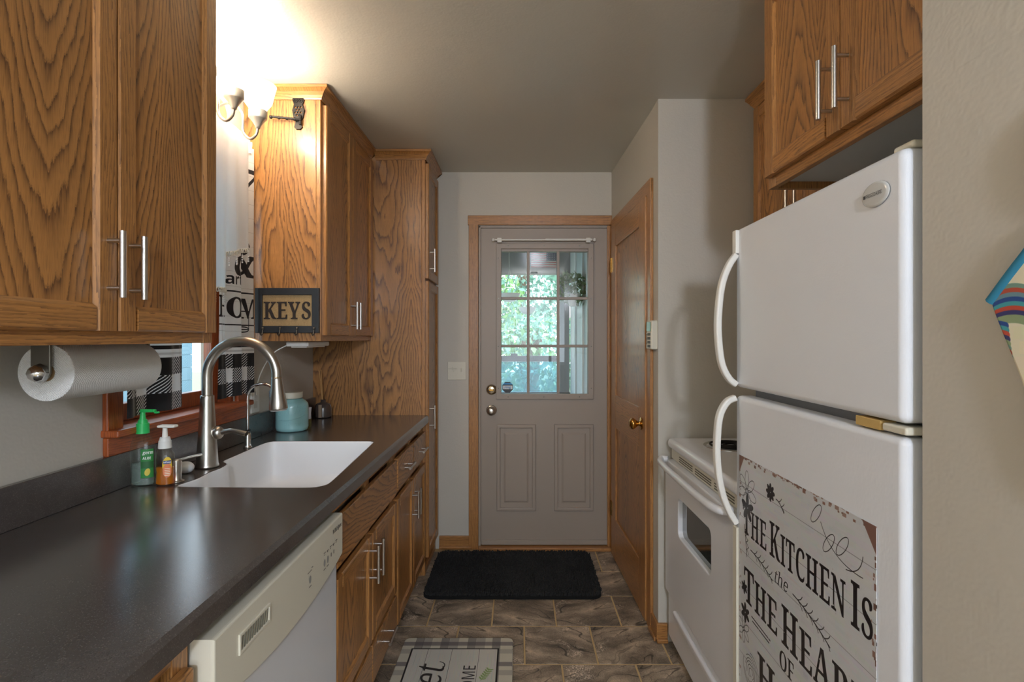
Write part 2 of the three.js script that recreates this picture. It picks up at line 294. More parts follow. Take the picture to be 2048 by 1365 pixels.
{ // alarm keypad beside the inner door
  const k = thing('alarm_keypad', 'cream alarm keypad with green display on the wall edge', 'keypad', [0, 0, 0]);
  const put = (g) => toRight(g.translate(-0.055, 1.378, 0));
  part('case', put(rbox(0.085, 0.132, 0.03, 0.006, 0, 0, 0.015)), almond, k);
  part('screen', put(rbox(0.06, 0.042, 0.003, 0.001, -0.004, 0.038, 0.0305)), std({ color: 0x5f9a80, roughness: 0.2 }), k);
  part('flap', put(rbox(0.075, 0.074, 0.003, 0.001, 0, -0.026, 0.0305)), almond, k);
  for (let r = 0; r < 4; r++) for (let c = 0; c < 3; c++) part('key', put(rbox(0.012, 0.012, 0.003, 0.001, 0.028 - c * 0.016, 0.003 - r * 0.018, 0.033)), std({ color: 0x6d6f68, roughness: 0.6 }), k);
  const sl = []; for (let i = 0; i < 8; i++) sl.push(box(0.013, 0.0025, 0.001, -0.026, 0.002 - i * 0.006, 0.0325));
  part('speaker_slots', put(merge(sl)), std({ color: 0x777468, roughness: 0.7 }), k);
}
{ // switch plate on the back wall
  const s = thing('light_switch_plate', 'cream double switch plate between pantry and door trim', 'light switch', [-0.402, 1.153, -D]);
  part('plate', rbox(0.118, 0.118, 0.006, 0.003, 0, 0, 0.003), almond, s);
  part('toggle', rbox(0.009, 0.022, 0.014, 0.002, 0.028, 0.004, 0.01), almond, s);
  part('rotary_knob', merge([cyl(0.009, 0.009, 0.014, 16).rotateX(Math.PI / 2).translate(-0.028, -0.002, 0.012), rbox(0.05, 0.005, 0.005, 0.002, -0.028, 0.015, 0.009), rbox(0.005, 0.03, 0.005, 0.002, -0.028, 0.01, 0.009)]), almond, s);
}
// ---------------------------------------------------------------- cabinet parts
// profile of a door member: chamfered on its inner edge; runs along y, thickness to +z, outer edge at x = 0
function member(len, w, t = 0.02) {
  const s = shapeOf([[0, 0], [w, 0], [w, t * 0.5], [w - 0.009, t], [0.004, t], [0, t - 0.004]]);
  return ext(s, len).rotateX(Math.PI / 2).translate(0, len, 0);
}
const barGeo = (L = 0.135, gap = 0.096, out = 0.03) => merge([cyl(0.006, 0.006, L, 16).translate(0, 0, out), ...[-1, 1].map((s) => cyl(0.0045, 0.0045, out, 10).rotateX(Math.PI / 2).translate(0, s * gap / 2, out / 2))]);
const BARV = barGeo(), BARH = barGeo(0.12, 0.076).rotateZ(Math.PI / 2);
// framed door with a flat panel; x0..x1, y0..y1 in the cabinet's own frame, z the back of the door
function cabDoor(cab, x0, x1, y0, y1, handle, z = 0, sw = 0.056, tex = 'panel') {
  const w = x1 - x0, h = y1 - y0, cx = (x0 + x1) / 2, cy = (y0 + y1) / 2;
  const door = part('door', WP(box(w - 2 * sw + 0.008, h - 2 * sw + 0.008, 0.008), 'y', rr(0, 4), rr(0, 4)), oakPanel, cab, cx, cy, z + 0.007);
  const Z = -0.007;
  for (const s of [-1, 1]) {
    const st = member(h, sw).translate(-w / 2, -h / 2, Z); if (s > 0) st.rotateY(0).scale(-1, 1, 1).index ?? 0;
    part('stile', WS(s > 0 ? flip(st) : st, 'y'), oakStraight, door);
    const ra = member(w - 2 * sw, sw).translate(-h / 2, -(w - 2 * sw) / 2, Z).rotateZ(s > 0 ? -Math.PI / 2 : Math.PI / 2);
    part('rail', WS(ra, 'x'), oakStraight, door);
  }
  if (handle) part('bar_handle', handle[2] === 'h' ? BARH : BARV, nickel, door, handle[0] - cx, handle[1] - cy, 0.013);
  return door;
}
function flip(g) { // after a mirror, turn the faces outward again
  const p = (g.index ? g.toNonIndexed() : g);
  for (const k of ['position', 'normal', 'uv']) { const a = p.attributes[k]; for (let i = 0; i < a.count; i += 3) for (let c = 0; c < a.itemSize; c++) { const q = a.getComponent(i + 1, c); a.setComponent(i + 1, c, a.getComponent(i + 2, c)); a.setComponent(i + 2, c, q); } }
  return p;
}
// slab drawer front with eased edges
function drawerFront(cab, x0, x1, y0, y1, handle, z = 0) {
  const w = x1 - x0, h = y1 - y0;
  const d = part('drawer', WP(rbox(w, h, 0.02, 0.005), 'x'), oakPanel, cab, (x0 + x1) / 2, (y0 + y1) / 2, z + 0.01);
  if (handle) part('bar_handle', BARH, nickel, d, 0, 0, 0.01);
  return d;
}
// crown: a cove profile along x on the front (z = front) with mitred returns
function crownGeo(x0, x1, zBack, h = 0.05, out = 0.042, left = true, right = true) {
  const prof = [[0, 0], [0.006, 0], [0.008, 0.006], [0.014, 0.016], [0.024, 0.028], [out - 0.006, h - 0.014], [out, h - 0.012], [out, h], [0, h]];
  const gs = [], path = [];
  if (left) path.push([x0, zBack, -1, 0]);
  path.push([x0, 0, left ? -1 : 0, 1], [x1, 0, right ? 1 : 0, 1]);
  if (right) path.push([x1, zBack, 1, 0]);
  const P = [], idx = [], n = prof.length;
  path.forEach(([x, z, nx, nz]) => prof.forEach(([o, y]) => P.push(x + nx * o, y, z + nz * o)));
  for (let k = 0; k < path.length - 1; k++) for (let i = 0; i < n; i++) { const j = (i + 1) % n, a = k * n + i, b = k * n + j, c = (k + 1) * n + j, d = (k + 1) * n + i; idx.push(a, c, b, a, d, c); }
  for (const [o, s] of [[0, 1], [(path.length - 1) * n, -1]]) for (let i = 1; i < n - 1; i++) s > 0 ? idx.push(o, o + i, o + i + 1) : idx.push(o, o + i + 1, o + i);
  const g = new THREE.BufferGeometry(); g.setAttribute('position', new THREE.Float32BufferAttribute(P, 3)); g.setIndex(idx);
  const q = g.toNonIndexed(); q.computeVertexNormals(); q.setAttribute('uv', new THREE.Float32BufferAttribute(new Float32Array(q.attributes.position.count * 2), 2));
  return q;
}
// left run: local x = distance along the wall, z = out into the room
function leftCab(name, label, X) { const g = thing(name, label, 'cabinet', [X, 0, 0]); g.rotation.y = Math.PI / 2; return g; }
function rightCab(name, label, X) { const g = thing(name, label, 'cabinet', [X, 0, 0]); g.rotation.y = -Math.PI / 2; return g; }
const frameBox = (x0, x1, y0, y1, z0, z1, r = 0.002) => rbox(x1 - x0, y1 - y0, z1 - z0, r, (x0 + x1) / 2, (y0 + y1) / 2, (z0 + z1) / 2);
function faceFrame(cab, x0, x1, y0, y1, t = 0.019, w = 0.042, ups = [], mids = []) {
  for (const [a, b] of [[x0, x0 + w], [x1 - w, x1], ...ups]) part('face_frame_stile', WS(frameBox(a, b, y0, y1, -t, 0), 'y'), oakStraight, cab);
  for (const [a, b] of [[y0, y0 + w * 0.9], [y1 - w, y1], ...mids]) part('face_frame_rail', WS(frameBox(x0 + w, x1 - w, a, b, -t, -0.0005), 'x'), oakStraight, cab);
}

// ---------------------------------------------------------------- left wall cabinets
{ // near one, over the counter
  const c = leftCab('wall_cabinet', 'oak two door wall cabinet hanging above the paper towel roll', -0.852);
  const x0 = 0.735, x1 = 1.472, y0 = 1.35, dp = -0.852 - XL - 0.002;
  part('body', WY(frameBox(x0, x1, y0 + 0.012, CEIL - 0.004, -dp, -0.019), 'y', 0.3, 0.1), oakPly, c);
  faceFrame(c, x0, x1, y0, CEIL - 0.004);
  cabDoor(c, x0 + 0.015, 1.1, y0 + 0.028, 2.372, [1.073, 1.513, 'v']);
  cabDoor(c, 1.104, x1 - 0.012, y0 + 0.028, 2.372, [1.135, 1.513, 'v']);
  part('crown', WS(crownGeo(x0, x1, -dp + 0.01, 0.05, 0.042, true, true).translate(0, CEIL - 0.052, 0), 'x'), oakStraight, c);
}
{ // far one, between window and pantry
  const c = leftCab('wall_cabinet', 'oak two door wall cabinet with the keys sign on its side', -0.852);
  const x0 = 2.275, x1 = 3.036, y0 = 1.35, dp = -0.852 - XL - 0.002;
  part('body', WY(frameBox(x0, x1, y0, CEIL - 0.004, -dp, -0.019), 'y', 0.62, 0.33), oakPly, c);
  faceFrame(c, x0, x1, y0, CEIL - 0.004);
  cabDoor(c, x0 + 0.02, 2.655, y0 + 0.026, 2.372, [2.628, 1.475, 'v']);
  cabDoor(c, 2.659, x1 - 0.015, y0 + 0.026, 2.372, [2.686, 1.475, 'v']);
  part('crown', WS(crownGeo(x0, x1, -dp + 0.01, 0.05, 0.042, true, false).translate(0, CEIL - 0.052, 0), 'x'), oakStraight, c);
}
{ // tall pantry in the far corner
  const c = leftCab('pantry_cabinet', 'tall narrow oak pantry cabinet at the end of the counter', -0.539);
  const x0 = 3.04, x1 = D - 0.004, dp = -0.539 - XL - 0.002;
  part('body', WY(frameBox(x0, x1, 0.0, CEIL - 0.004, -dp, -0.019), 'y', 0.1, 0.55), oakPly, c);
  faceFrame(c, x0, x1, 0.0, CEIL - 0.004, 0.019, 0.036, [], [[1.68, 1.72]]);
  cabDoor(c, x0 + 0.012, x1 - 0.008, 1.708, 2.37, [x0 + 0.04, 1.815, 'v']);
  cabDoor(c, x0 + 0.012, x1 - 0.008, 0.10, 1.692, [x0 + 0.04, 0.905, 'v']);
  part('crown', WS(crownGeo(x0, x1, -dp + 0.36, 0.05, 0.042, true, false).translate(0, CEIL - 0.052, 0), 'x'), oakStraight, c);
}
// ---------------------------------------------------------------- base cabinets
const BX = -0.552, TOE = 0.09, BTOP = 0.882;
{
  const dp = BX - XL - 0.002;
  const base = (name, label, x0, x1) => {
    const c = leftCab(name, label, BX);
    part('body', WS(frameBox(x0, x1, TOE, name === 'sink_base_cabinet' ? 0.70 : BTOP, -dp, -0.019), 'y'), oakStraight, c);
    part('toe_kick', WS(frameBox(x0, x1, 0.002, TOE, -dp, -0.075), 'x'), oakStraight, c);
    return c;
  };
  const a = base('base_cabinet', 'oak base cabinet before the white dishwasher', 0.30, 0.884);
  faceFrame(a, 0.30, 0.884, TOE, BTOP); drawerFront(a, 0.315, 0.87, 0.69, 0.825, true); cabDoor(a, 0.315, 0.87, 0.11, 0.67, [0.84, 0.58, 'v']);
  const b = base('sink_base_cabinet', 'oak sink base cabinet with doors over two low drawers', 1.545, 2.318);
  faceFrame(b, 1.545, 2.318, TOE, BTOP, 0.019, 0.04, [[1.908, 1.948]], [[0.66, 0.69], [0.235, 0.265]]);
  drawerFront(b, 1.556, 2.31, 0.682, 0.832, false);
  cabDoor(b, 1.556, 1.924, 0.262, 0.652, [1.893, 0.555, 'v'], 0, 0.05);
  cabDoor(b, 1.930, 2.31, 0.262, 0.652, [1.961, 0.555, 'v'], 0, 0.05);
  drawerFront(b, 1.556, 1.924, 0.10, 0.243, true); drawerFront(b, 1.930, 2.31, 0.10, 0.243, true);
  const c = base('base_cabinet', 'oak base cabinet with two drawers next to the pantry', 2.32, 3.036);
  faceFrame(c, 2.32, 3.036, TOE, BTOP, 0.019, 0.04, [[2.66, 2.70]], [[0.66, 0.69]]);
  drawerFront(c, 2.332, 2.676, 0.69, 0.832, true); drawerFront(c, 2.684, 3.026, 0.69, 0.832, true);
  cabDoor(c, 2.332, 2.676, 0.10, 0.652, [2.648, 0.53, 'v'], 0, 0.05); cabDoor(c, 2.684, 3.026, 0.10, 0.652, [2.712, 0.53, 'v'], 0, 0.05);
}
// ---------------------------------------------------------------- dishwasher
{
  const c = leftCab('dishwasher', 'white built-in dishwasher with curved control panel under the counter', BX); c.userData.category = 'dishwasher';
  const x0 = 0.89, x1 = 1.54, dp = BX - XL - 0.01;
  part('body', frameBox(x0, x1, 0.1, 0.868, -dp, -0.001), std({ color: 0x8d8b86, roughness: 0.6 }), c);
  part('door_panel', rbox(x1 - x0 - 0.006, 0.62, 0.024, 0.006, (x0 + x1) / 2, 0.42, 0.012), phy({ color: 0xdcdee2, roughness: 0.16 }), c);
  const s = new THREE.Shape(); s.moveTo(x0 + 0.004, 0.852); s.lineTo(x1 - 0.004, 0.852); s.lineTo(x1 - 0.004, 0.742); s.quadraticCurveTo((x0 + x1) / 2, 0.672, x0 + 0.004, 0.742); s.closePath();
  const cp = part('control_panel', new THREE.ExtrudeGeometry(s, { depth: 0.032, bevelEnabled: true, bevelSize: 0.004, bevelThickness: 0.006, bevelSegments: 3, curveSegments: 20 }).translate(0, 0, 0.002), almond, c);
  part('toe_panel', frameBox(x0, x1, 0.004, 0.1, -dp, -0.06), almond, c);
  const vf = rectShape(0.968, 0.784, 1.085, 0.820); vf.holes.push(rectPath(0.972, 0.788, 1.081, 0.816));
  part('vent_frame', ext(vf, 0.002, 0.001, 2).translate(0, 0, 0.0405), almond, cp);
  const vs = []; for (let i = 0; i < 11; i++) vs.push(box(0.003, 0.026, 0.001).rotateZ(-0.25).translate(0.979 + i * 0.0096, 0.802, 0.0415));
  part('vent_slot', merge(vs), std({ color: 0x6e6b5e, roughness: 0.8 }), cp);
  const print = canvasTex(512, 192, (x) => { x.clearRect(0, 0, 512, 192); x.fillStyle = '#3a3a3a'; x.font = 'italic bold 30px serif'; x.fillText('Whirlpool', 372, 40); x.strokeStyle = '#555'; x.lineWidth = 3;
    for (let i = 0; i < 5; i++) { x.fillRect(250 + i * 42, 88 + (i % 2) * 4, 26, 4); x.fillRect(252 + i * 42, 98, 16, 3); }
    for (const q of [80, 262, 306]) { x.beginPath(); x.ellipse(q, 140, 12, 18, 0, 0, 7); x.fillStyle = '#9a9a96'; x.fill(); x.fillStyle = '#555'; x.fillRect(q - 14, 170, 28, 4); }
    x.fillRect(50, 100, 50, 3); x.fillRect(96, 90, 18, 4); for (const q of [350, 390]) { x.fillRect(q, 126, 8, 20); } });
  part('panel_print', new THREE.PlaneGeometry(0.27, 0.1).translate(1.39, 0.795, 0.0412), std({ map: print, transparent: true, roughness: 0.5 }), cp);
}
// ---------------------------------------------------------------- countertop, backsplash, sink
const sinkOutline = (() => {
  const pts = [[-1.0, 1.572], [-0.64, 1.563], [-0.585, 1.585], [-0.578, 1.66], [-0.612, 2.20], [-0.622, 2.262], [-0.66, 2.27], [-1.03, 2.27], [-1.065, 2.25], [-1.073, 2.19], [-1.068, 2.0], [-1.064, 1.90], [-1.028, 1.862], [-1.016, 1.80], [-1.02, 1.74], [-1.012, 1.66], [-1.022, 1.60]];
  return new THREE.CatmullRomCurve3(pts.map(([x, d]) => V3(x, 0, -d)), true, 'catmullrom', 0.35).getSpacedPoints(120).slice(0, 120);
})();
{
  const edge = -0.518, t = 0.04, yT = 0.922;
  const prof = shapeOf([[XL + 0.001, yT - t], [edge, yT - t], [edge, yT - 0.009], [edge - 0.009, yT], [XL + 0.001, yT]]);
  const body = ext(prof, 3.036 - 0.28).translate(0, 0, -3.036);
  const hs = new THREE.Shape(); sinkOutline.forEach((p, i) => i ? hs.lineTo(p.x, -p.z) : hs.moveTo(p.x, -p.z)); hs.closePath();
  const cut = ext(hs, 0.2).rotateX(-Math.PI / 2).translate(0, 0.8, 0);        // x stays, shape y -> -z
  const A = new Brush(body), B = new Brush(cut); A.updateMatrixWorld(); B.updateMatrixWorld();
  const ev = new Evaluator(); ev.attributes = ['position', 'normal', 'uv']; ev.useGroups = false;
  const g = ev.evaluate(A, B, SUBTRACTION).geometry;
  const ct = single('countertop', triUV(g, 'z', 3, 3, 0, 0), counterMat, 'long dark laminate countertop running along the left wall', 'countertop');
  part('backsplash', triUV(rbox(0.019, 0.103, 2.755, 0.003, XL + 0.0105, yT + 0.0515, -1.6585), 'z', 3, 3), counterMat, ct);
}
{
  const c = sinkOutline.reduce((a, p) => a.add(p), V3(0, 0, 0)).multiplyScalar(1 / sinkOutline.length);
  const rings = [[-0.012, 0.8805], [0.001, 0.8805], [0.0012, 0.9205], [0.004, 0.9212], [0.006, 0.916], [0.012, 0.86], [0.018, 0.79], [0.028, 0.77], [0.05, 0.757], [0.09, 0.752], [0.16, 0.749]];
  const n = sinkOutline.length, P = [], idx = [];
  for (const [ins, y] of rings) for (const p of sinkOutline) { const v = V3(p.x - c.x, 0, p.z - c.z), l = v.length(); v.multiplyScalar((l - ins) / l); P.push(c.x + v.x, y, c.z + v.z); }
  P.push(c.x, 0.746, c.z);
  for (let k = 0; k < rings.length - 1; k++) for (let i = 0; i < n; i++) { const j = (i + 1) % n; idx.push(k * n + i, (k + 1) * n + j, k * n + j, k * n + i, (k + 1) * n + i, (k + 1) * n + j); }
  const o = (rings.length - 1) * n; for (let i = 0; i < n; i++) idx.push(o + i, rings.length * n, o + (i + 1) % n);
  const g = new THREE.BufferGeometry(); g.setAttribute('position', new THREE.Float32BufferAttribute(P, 3)); g.setIndex(idx.reverse()); g.computeVertexNormals();
  g.setAttribute('uv', new THREE.Float32BufferAttribute(new Float32Array(P.length / 3 * 2), 2));
  const s = single('sink', g, sinkWhite, 'white single bowl sink set flush into the dark countertop', 'sink');
  part('drain', lathe([[0, 0.004], [0.03, 0.004], [0.042, 0.008], [0.045, 0.004], [0.045, 0], [0, 0]], 32), chrome, s, c.x, 0.7475, c.z);
}
const CT = 0.922;
// ---------------------------------------------------------------- faucets
{
  const f = thing('faucet', 'tall brushed nickel pull-down gooseneck faucet behind the sink', 'faucet', [-1.066, CT, -1.812]);
  part('body', lathe([[0, 0], [0.036, 0], [0.0365, 0.006], [0.034, 0.012], [0.026, 0.14], [0.0215, 0.232], [0.0215, 0.244], [0.0185, 0.246], [0, 0.246]], 40), brushed, f);
  const pts = [[0, 0.24, 0], [0, 0.30, 0]]; const R = 0.119, cy = 0.312;
  for (let i = 0; i <= 16; i++) { const a = Math.PI - i * Math.PI / 16 * 1.02; pts.push([R + R * Math.cos(a), cy + R * Math.sin(a), 0]); }
  part('gooseneck', tube(pts, 0.0165, 90, 20), brushed, f);
  const head = part('spray_head', lathe([[0, 0], [0.0275, 0], [0.0295, 0.004], [0.0285, 0.02], [0.021, 0.07], [0.0172, 0.105], [0.0172, 0.112], [0, 0.112]], 36), brushed, f, 0.244, 0.197, 0); head.rotation.z = 0.06;
  part('spray_button', rbox(0.006, 0.045, 0.018, 0.003, -0.0235, 0.045, 0), std({ color: 0x4a5358, roughness: 0.4 }), head);
  part('aerator', cyl(0.026, 0.026, 0.004, 32), std({ color: 0x9a9a96, roughness: 0.6 }), head, 0, -0.0015, 0);
  part('lever', merge([new THREE.SphereGeometry(0.02, 20, 14).scale(1, 1.15, 1).translate(0.036, 0.118, 0), tube([[0.03, 0.118, 0], [0.055, 0.12, 0.004], [0.085, 0.126, 0.01], [0.112, 0.124, 0.016], [0.145, 0.117, 0.02]], 0.0085, 24, 12)]), brushed, f);
}
{
  const f = thing('filter_tap', 'slim chrome filtered water tap beside the sink', 'faucet', [-1.093, CT, -2.135]);
  part('body', lathe([[0, 0], [0.017, 0], [0.017, 0.004], [0.0125, 0.01], [0.0125, 0.055], [0.009, 0.062], [0, 0.062]], 28), chrome, f);
  const pts = [[0, 0.05, 0], [0, 0.15, 0]]; for (let i = 0; i <= 12; i++) { const a = Math.PI - i * Math.PI / 12 * 0.9; pts.push([0.058 + 0.058 * Math.cos(a), 0.205 + 0.052 * Math.sin(a), 0]); }
  part('spout', tube(pts, 0.0058, 60, 12), chrome, f);
  part('lever', rbox(0.035, 0.008, 0.012, 0.003, 0.018, 0.064, 0).rotateZ(0.35), black, f);
}
{
  const f = thing('soap_dispenser', 'short brushed nickel built-in soap dispenser with curved spout', 'soap dispenser', [-1.05, CT, -1.625]);
  part('body', lathe([[0, 0], [0.02, 0], [0.021, 0.004], [0.0135, 0.008], [0.0135, 0.03], [0.0145, 0.031], [0.0145, 0.066], [0.012, 0.07], [0, 0.07]], 28), brushed, f);
  part('spout', tube([[0, 0.066, 0], [0.02, 0.07, -0.005], [0.045, 0.076, -0.012], [0.068, 0.08, -0.02]], 0.0042, 20, 10), brushed, f);
}
single('scrub_stone', new THREE.SphereGeometry(0.027, 24, 16).scale(1, 0.72, 0.85), std({ color: 0xdfe4e6, roughness: 0.9, bumpMap: paintBump, bumpScale: 0.003 }), 'white oval scrubbing stone lying behind the soap dispenser', 'sponge', [-1.088, CT + 0.0195, -1.728]);
// ---------------------------------------------------------------- bottles on the counter
{
  const b = thing('sanitizer_bottle', 'clear pump bottle with bright green cap and label', 'bottle', [-1.125, CT, -1.585]);
  const clear = phy({ color: 0xf4fbf8, transmission: 1, roughness: 0.03, thickness: 0, ior: 1.45 });
  const prof = [[0, 0.001], [0.030, 0.001], [0.035, 0.006], [0.036, 0.1], [0.0345, 0.125], [0.026, 0.145], [0.013, 0.152], [0.012, 0.158], [0, 0.158]];
  part('bottle_body', lathe(prof, 36).scale(1, 1, 0.62), clear, b);
  part('gel', lathe([[0, 0.004], [0.028, 0.004], [0.032, 0.008], [0.032, 0.068], [0, 0.068]], 32).scale(1, 1, 0.58), phy({ color: 0xdfe9e4, transmission: 0.85, roughness: 0.1, thickness: 0, ior: 1.3 }), b);
  const green = phy({ color: 0x2fbf62, roughness: 0.35 });
  const lab = canvasTex(128, 256, (x) => { x.fillStyle = '#2c7f3a'; x.fillRect(0, 0, 128, 256); x.fillStyle = '#1d5f2c'; x.fillRect(0, 110, 128, 60); x.fillStyle = '#f4f4f0'; x.font = 'italic bold 40px serif'; x.fillText('germ', 14, 44); x.font = 'bold 32px sans-serif'; x.fillText('ALOE', 16, 92); x.fillStyle = '#d8c34a'; x.beginPath(); x.ellipse(60, 205, 26, 34, 0.4, 0, 7); x.fill(); });
  const lb = new THREE.CylinderGeometry(0.0366, 0.0366, 0.085, 24, 1, true, 0.25, 1.1).scale(1, 1, 0.62);
  part('label', lb.translate(0, 0.07, 0), std({ map: lab, roughness: 0.5, side: THREE.DoubleSide }), b);
  part('pump_collar', merge([cyl(0.0165, 0.0175, 0.03, 28).translate(0, 0.172, 0), cyl(0.011, 0.014, 0.012, 24).translate(0, 0.192, 0)]), green, b);
  part('pump_head', merge([cyl(0.006, 0.009, 0.028, 16).translate(0, 0.208, 0), rbox(0.05, 0.009, 0.013, 0.004, 0.014, 0.224, 0), rbox(0.014, 0.006, 0.01, 0.003, 0.042, 0.219, 0)]), green, b);
}
{
  const b = thing('hand_soap_bottle', 'clear pump bottle half full of orange hand soap', 'bottle', [-1.062, CT, -1.59]);
  const prof = [[0, 0.001], [0.024, 0.001], [0.028, 0.006], [0.0255, 0.04], [0.027, 0.075], [0.026, 0.095], [0.018, 0.108], [0.0165, 0.112], [0, 0.112]];
  part('bottle_body', lathe(prof, 36).scale(1, 1, 0.75), phy({ color: 0xfbfaf4, transmission: 1, roughness: 0.03, thickness: 0, ior: 1.45 }), b);
  part('orange_soap', lathe([[0, 0.004], [0.022, 0.004], [0.0255, 0.008], [0.0232, 0.04], [0.024, 0.055], [0, 0.055]], 32).scale(1, 1, 0.72), phy({ color: 0xf09a1e, transmission: 0.6, roughness: 0.08, thickness: 0, ior: 1.33 }), b);
  const lab = canvasTex(128, 160, (x) => { x.clearRect(0, 0, 128, 160); x.fillStyle = '#e9c63c'; x.beginPath(); x.ellipse(64, 62, 50, 60, 0, 0, 7); x.fill(); x.fillStyle = '#e98a5a'; x.beginPath(); x.ellipse(64, 100, 46, 50, 0, 0, 7); x.fill(); x.fillStyle = '#27447e'; x.fillRect(24, 28, 80, 24); x.fillStyle = '#fff'; x.font = 'bold 18px sans-serif'; x.fillText('softsoap', 26, 46); x.fillStyle = '#fff3e0'; for (let i = 0; i < 5; i++) x.fillRect(36, 84 + i * 12, 56, 4); });
  part('label', new THREE.CylinderGeometry(0.0276, 0.0276, 0.066, 24, 1, true, 0.05, 1.3).scale(1, 1, 0.75).translate(0, 0.056, 0), std({ map: lab, transparent: true, roughness: 0.5, side: THREE.DoubleSide }), b);
  part('pump_collar', merge([cyl(0.0165, 0.018, 0.022, 28).translate(0, 0.123, 0), cyl(0.013, 0.0155, 0.01, 24).translate(0, 0.139, 0)]), whitePlastic, b);
  part('pump_head', merge([cyl(0.006, 0.008, 0.03, 16).translate(0, 0.158, 0), rbox(0.052, 0.008, 0.024, 0.004, 0.008, 0.177, 0)]), phy({ color: 0xf2efe6, roughness: 0.3 }), b);
}
// ---------------------------------------------------------------- jar, bottle, diffuser at the far end
{
  const j = thing('canister_jar', 'glossy light teal ceramic jar with embossed lettering', 'jar', [-1.085, CT, -2.535]);
  const teal = phy({ color: 0x9ad0d4, roughness: 0.15, clearcoat: 0.6, clearcoatRoughness: 0.08 });
  part('jar_body', lathe([[0, 0], [0.062, 0], [0.070, 0.006], [0.0735, 0.02], [0.0735, 0.115], [0.071, 0.13], [0.060, 0.143], [0.049, 0.149], [0.047, 0.155], [0, 0.155]], 48), teal, j);
  part('rim', lathe([[0, 0.155], [0.046, 0.155], [0.048, 0.158], [0.048, 0.182], [0.046, 0.185], [0, 0.185]], 40), std({ color: 0xd9d4c2, roughness: 0.5 }), j);
  // raised writing, bent round the jar
  const wrap = (g, y, ang) => { const p = g.attributes.position; g.computeBoundingBox(); const w = g.boundingBox.max.x; for (let i = 0; i < p.count; i++) { const a = ang + (p.getX(i) - w / 2) / 0.0735, r = 0.0728 + p.getZ(i) + 0.0003; p.setXYZ(i, r * Math.sin(a), y + p.getY(i), r * Math.cos(a)); } g.computeVertexNormals(); return g; };
  const txt = (s, size, skew) => { const g = new TextGeometry(s, { font, size, depth: 0.0016, curveSegments: 5, bevelEnabled: false }); if (skew) { const p = g.attributes.position; for (let i = 0; i < p.count; i++) { p.setX(i, p.getX(i) + p.getY(i) * 0.35); p.setY(i, p.getY(i) + p.getX(i) * 0.12); } } return g; };
  part('embossed_script', wrap(txt('Kuthe', 0.036, true), 0.078, 0.35), teal, j);
  part('embossed_word', wrap(txt('MASON', 0.014, false), 0.03, 0.42), teal, j);
  const sw = []; for (let i = 0; i <= 20; i++) { const a = -0.55 + i * 0.09, y = 0.062 + 0.02 * (i / 20) - 0.012 * Math.sin(i / 20 * Math.PI); sw.push([0.0737 * Math.sin(a), y, 0.0737 * Math.cos(a)]); }
  part('swash', tube(sw, 0.002, 40, 8), teal, j);
}
{
  const b = thing('small_bottle', 'tiny oil bottle with wrinkled white wrapper beside the jar', 'bottle', [-1.045, CT, -2.62]);
  part('bottle_body', lathe([[0, 0.001], [0.016, 0.001], [0.018, 0.006], [0.018, 0.042], [0, 0.042]], 24), phy({ color: 0xe8e090, transmission: 0.9, roughness: 0.1, thickness: 0.03, ior: 1.4, attenuationColor: new THREE.Color(0.75, 0.68, 0.12), attenuationDistance: 0.03 }), b);
  part('wrapper', lathe([[0, 0.043], [0.0175, 0.043], [0.0165, 0.07], [0.020, 0.098], [0.016, 0.1], [0, 0.094]], 9), std({ color: 0xd8d8da, roughness: 0.8 }), b);
}
{
  const b = thing('reed_diffuser', 'dark glass reed diffuser with thin wooden reeds', 'diffuser', [-1.09, CT, -2.95]);
  part('bottle_body', lathe([[0, 0.001], [0.042, 0.001], [0.046, 0.008], [0.046, 0.05], [0.038, 0.075], [0.02, 0.084], [0.014, 0.086], [0.014, 0.1], [0, 0.1]], 32), phy({ color: 0x4b423e, roughness: 0.2, clearcoat: 0.5 }), b);
  part('ribbon', rbox(0.018, 0.07, 0.002, 0.001, 0, 0.04, 0.0465), std({ color: 0x94806a, roughness: 0.7 }), b);
  for (const [dx, dz] of [[-0.02, 0.008], [-0.015, -0.006]]) part('reed', tube([[0, 0.05, 0], [dx * 0.5, 0.16, dz * 0.5], [dx, 0.265, dz]], 0.0034, 8, 6), std({ color: 0xb98c56, roughness: 0.8 }), b);
}
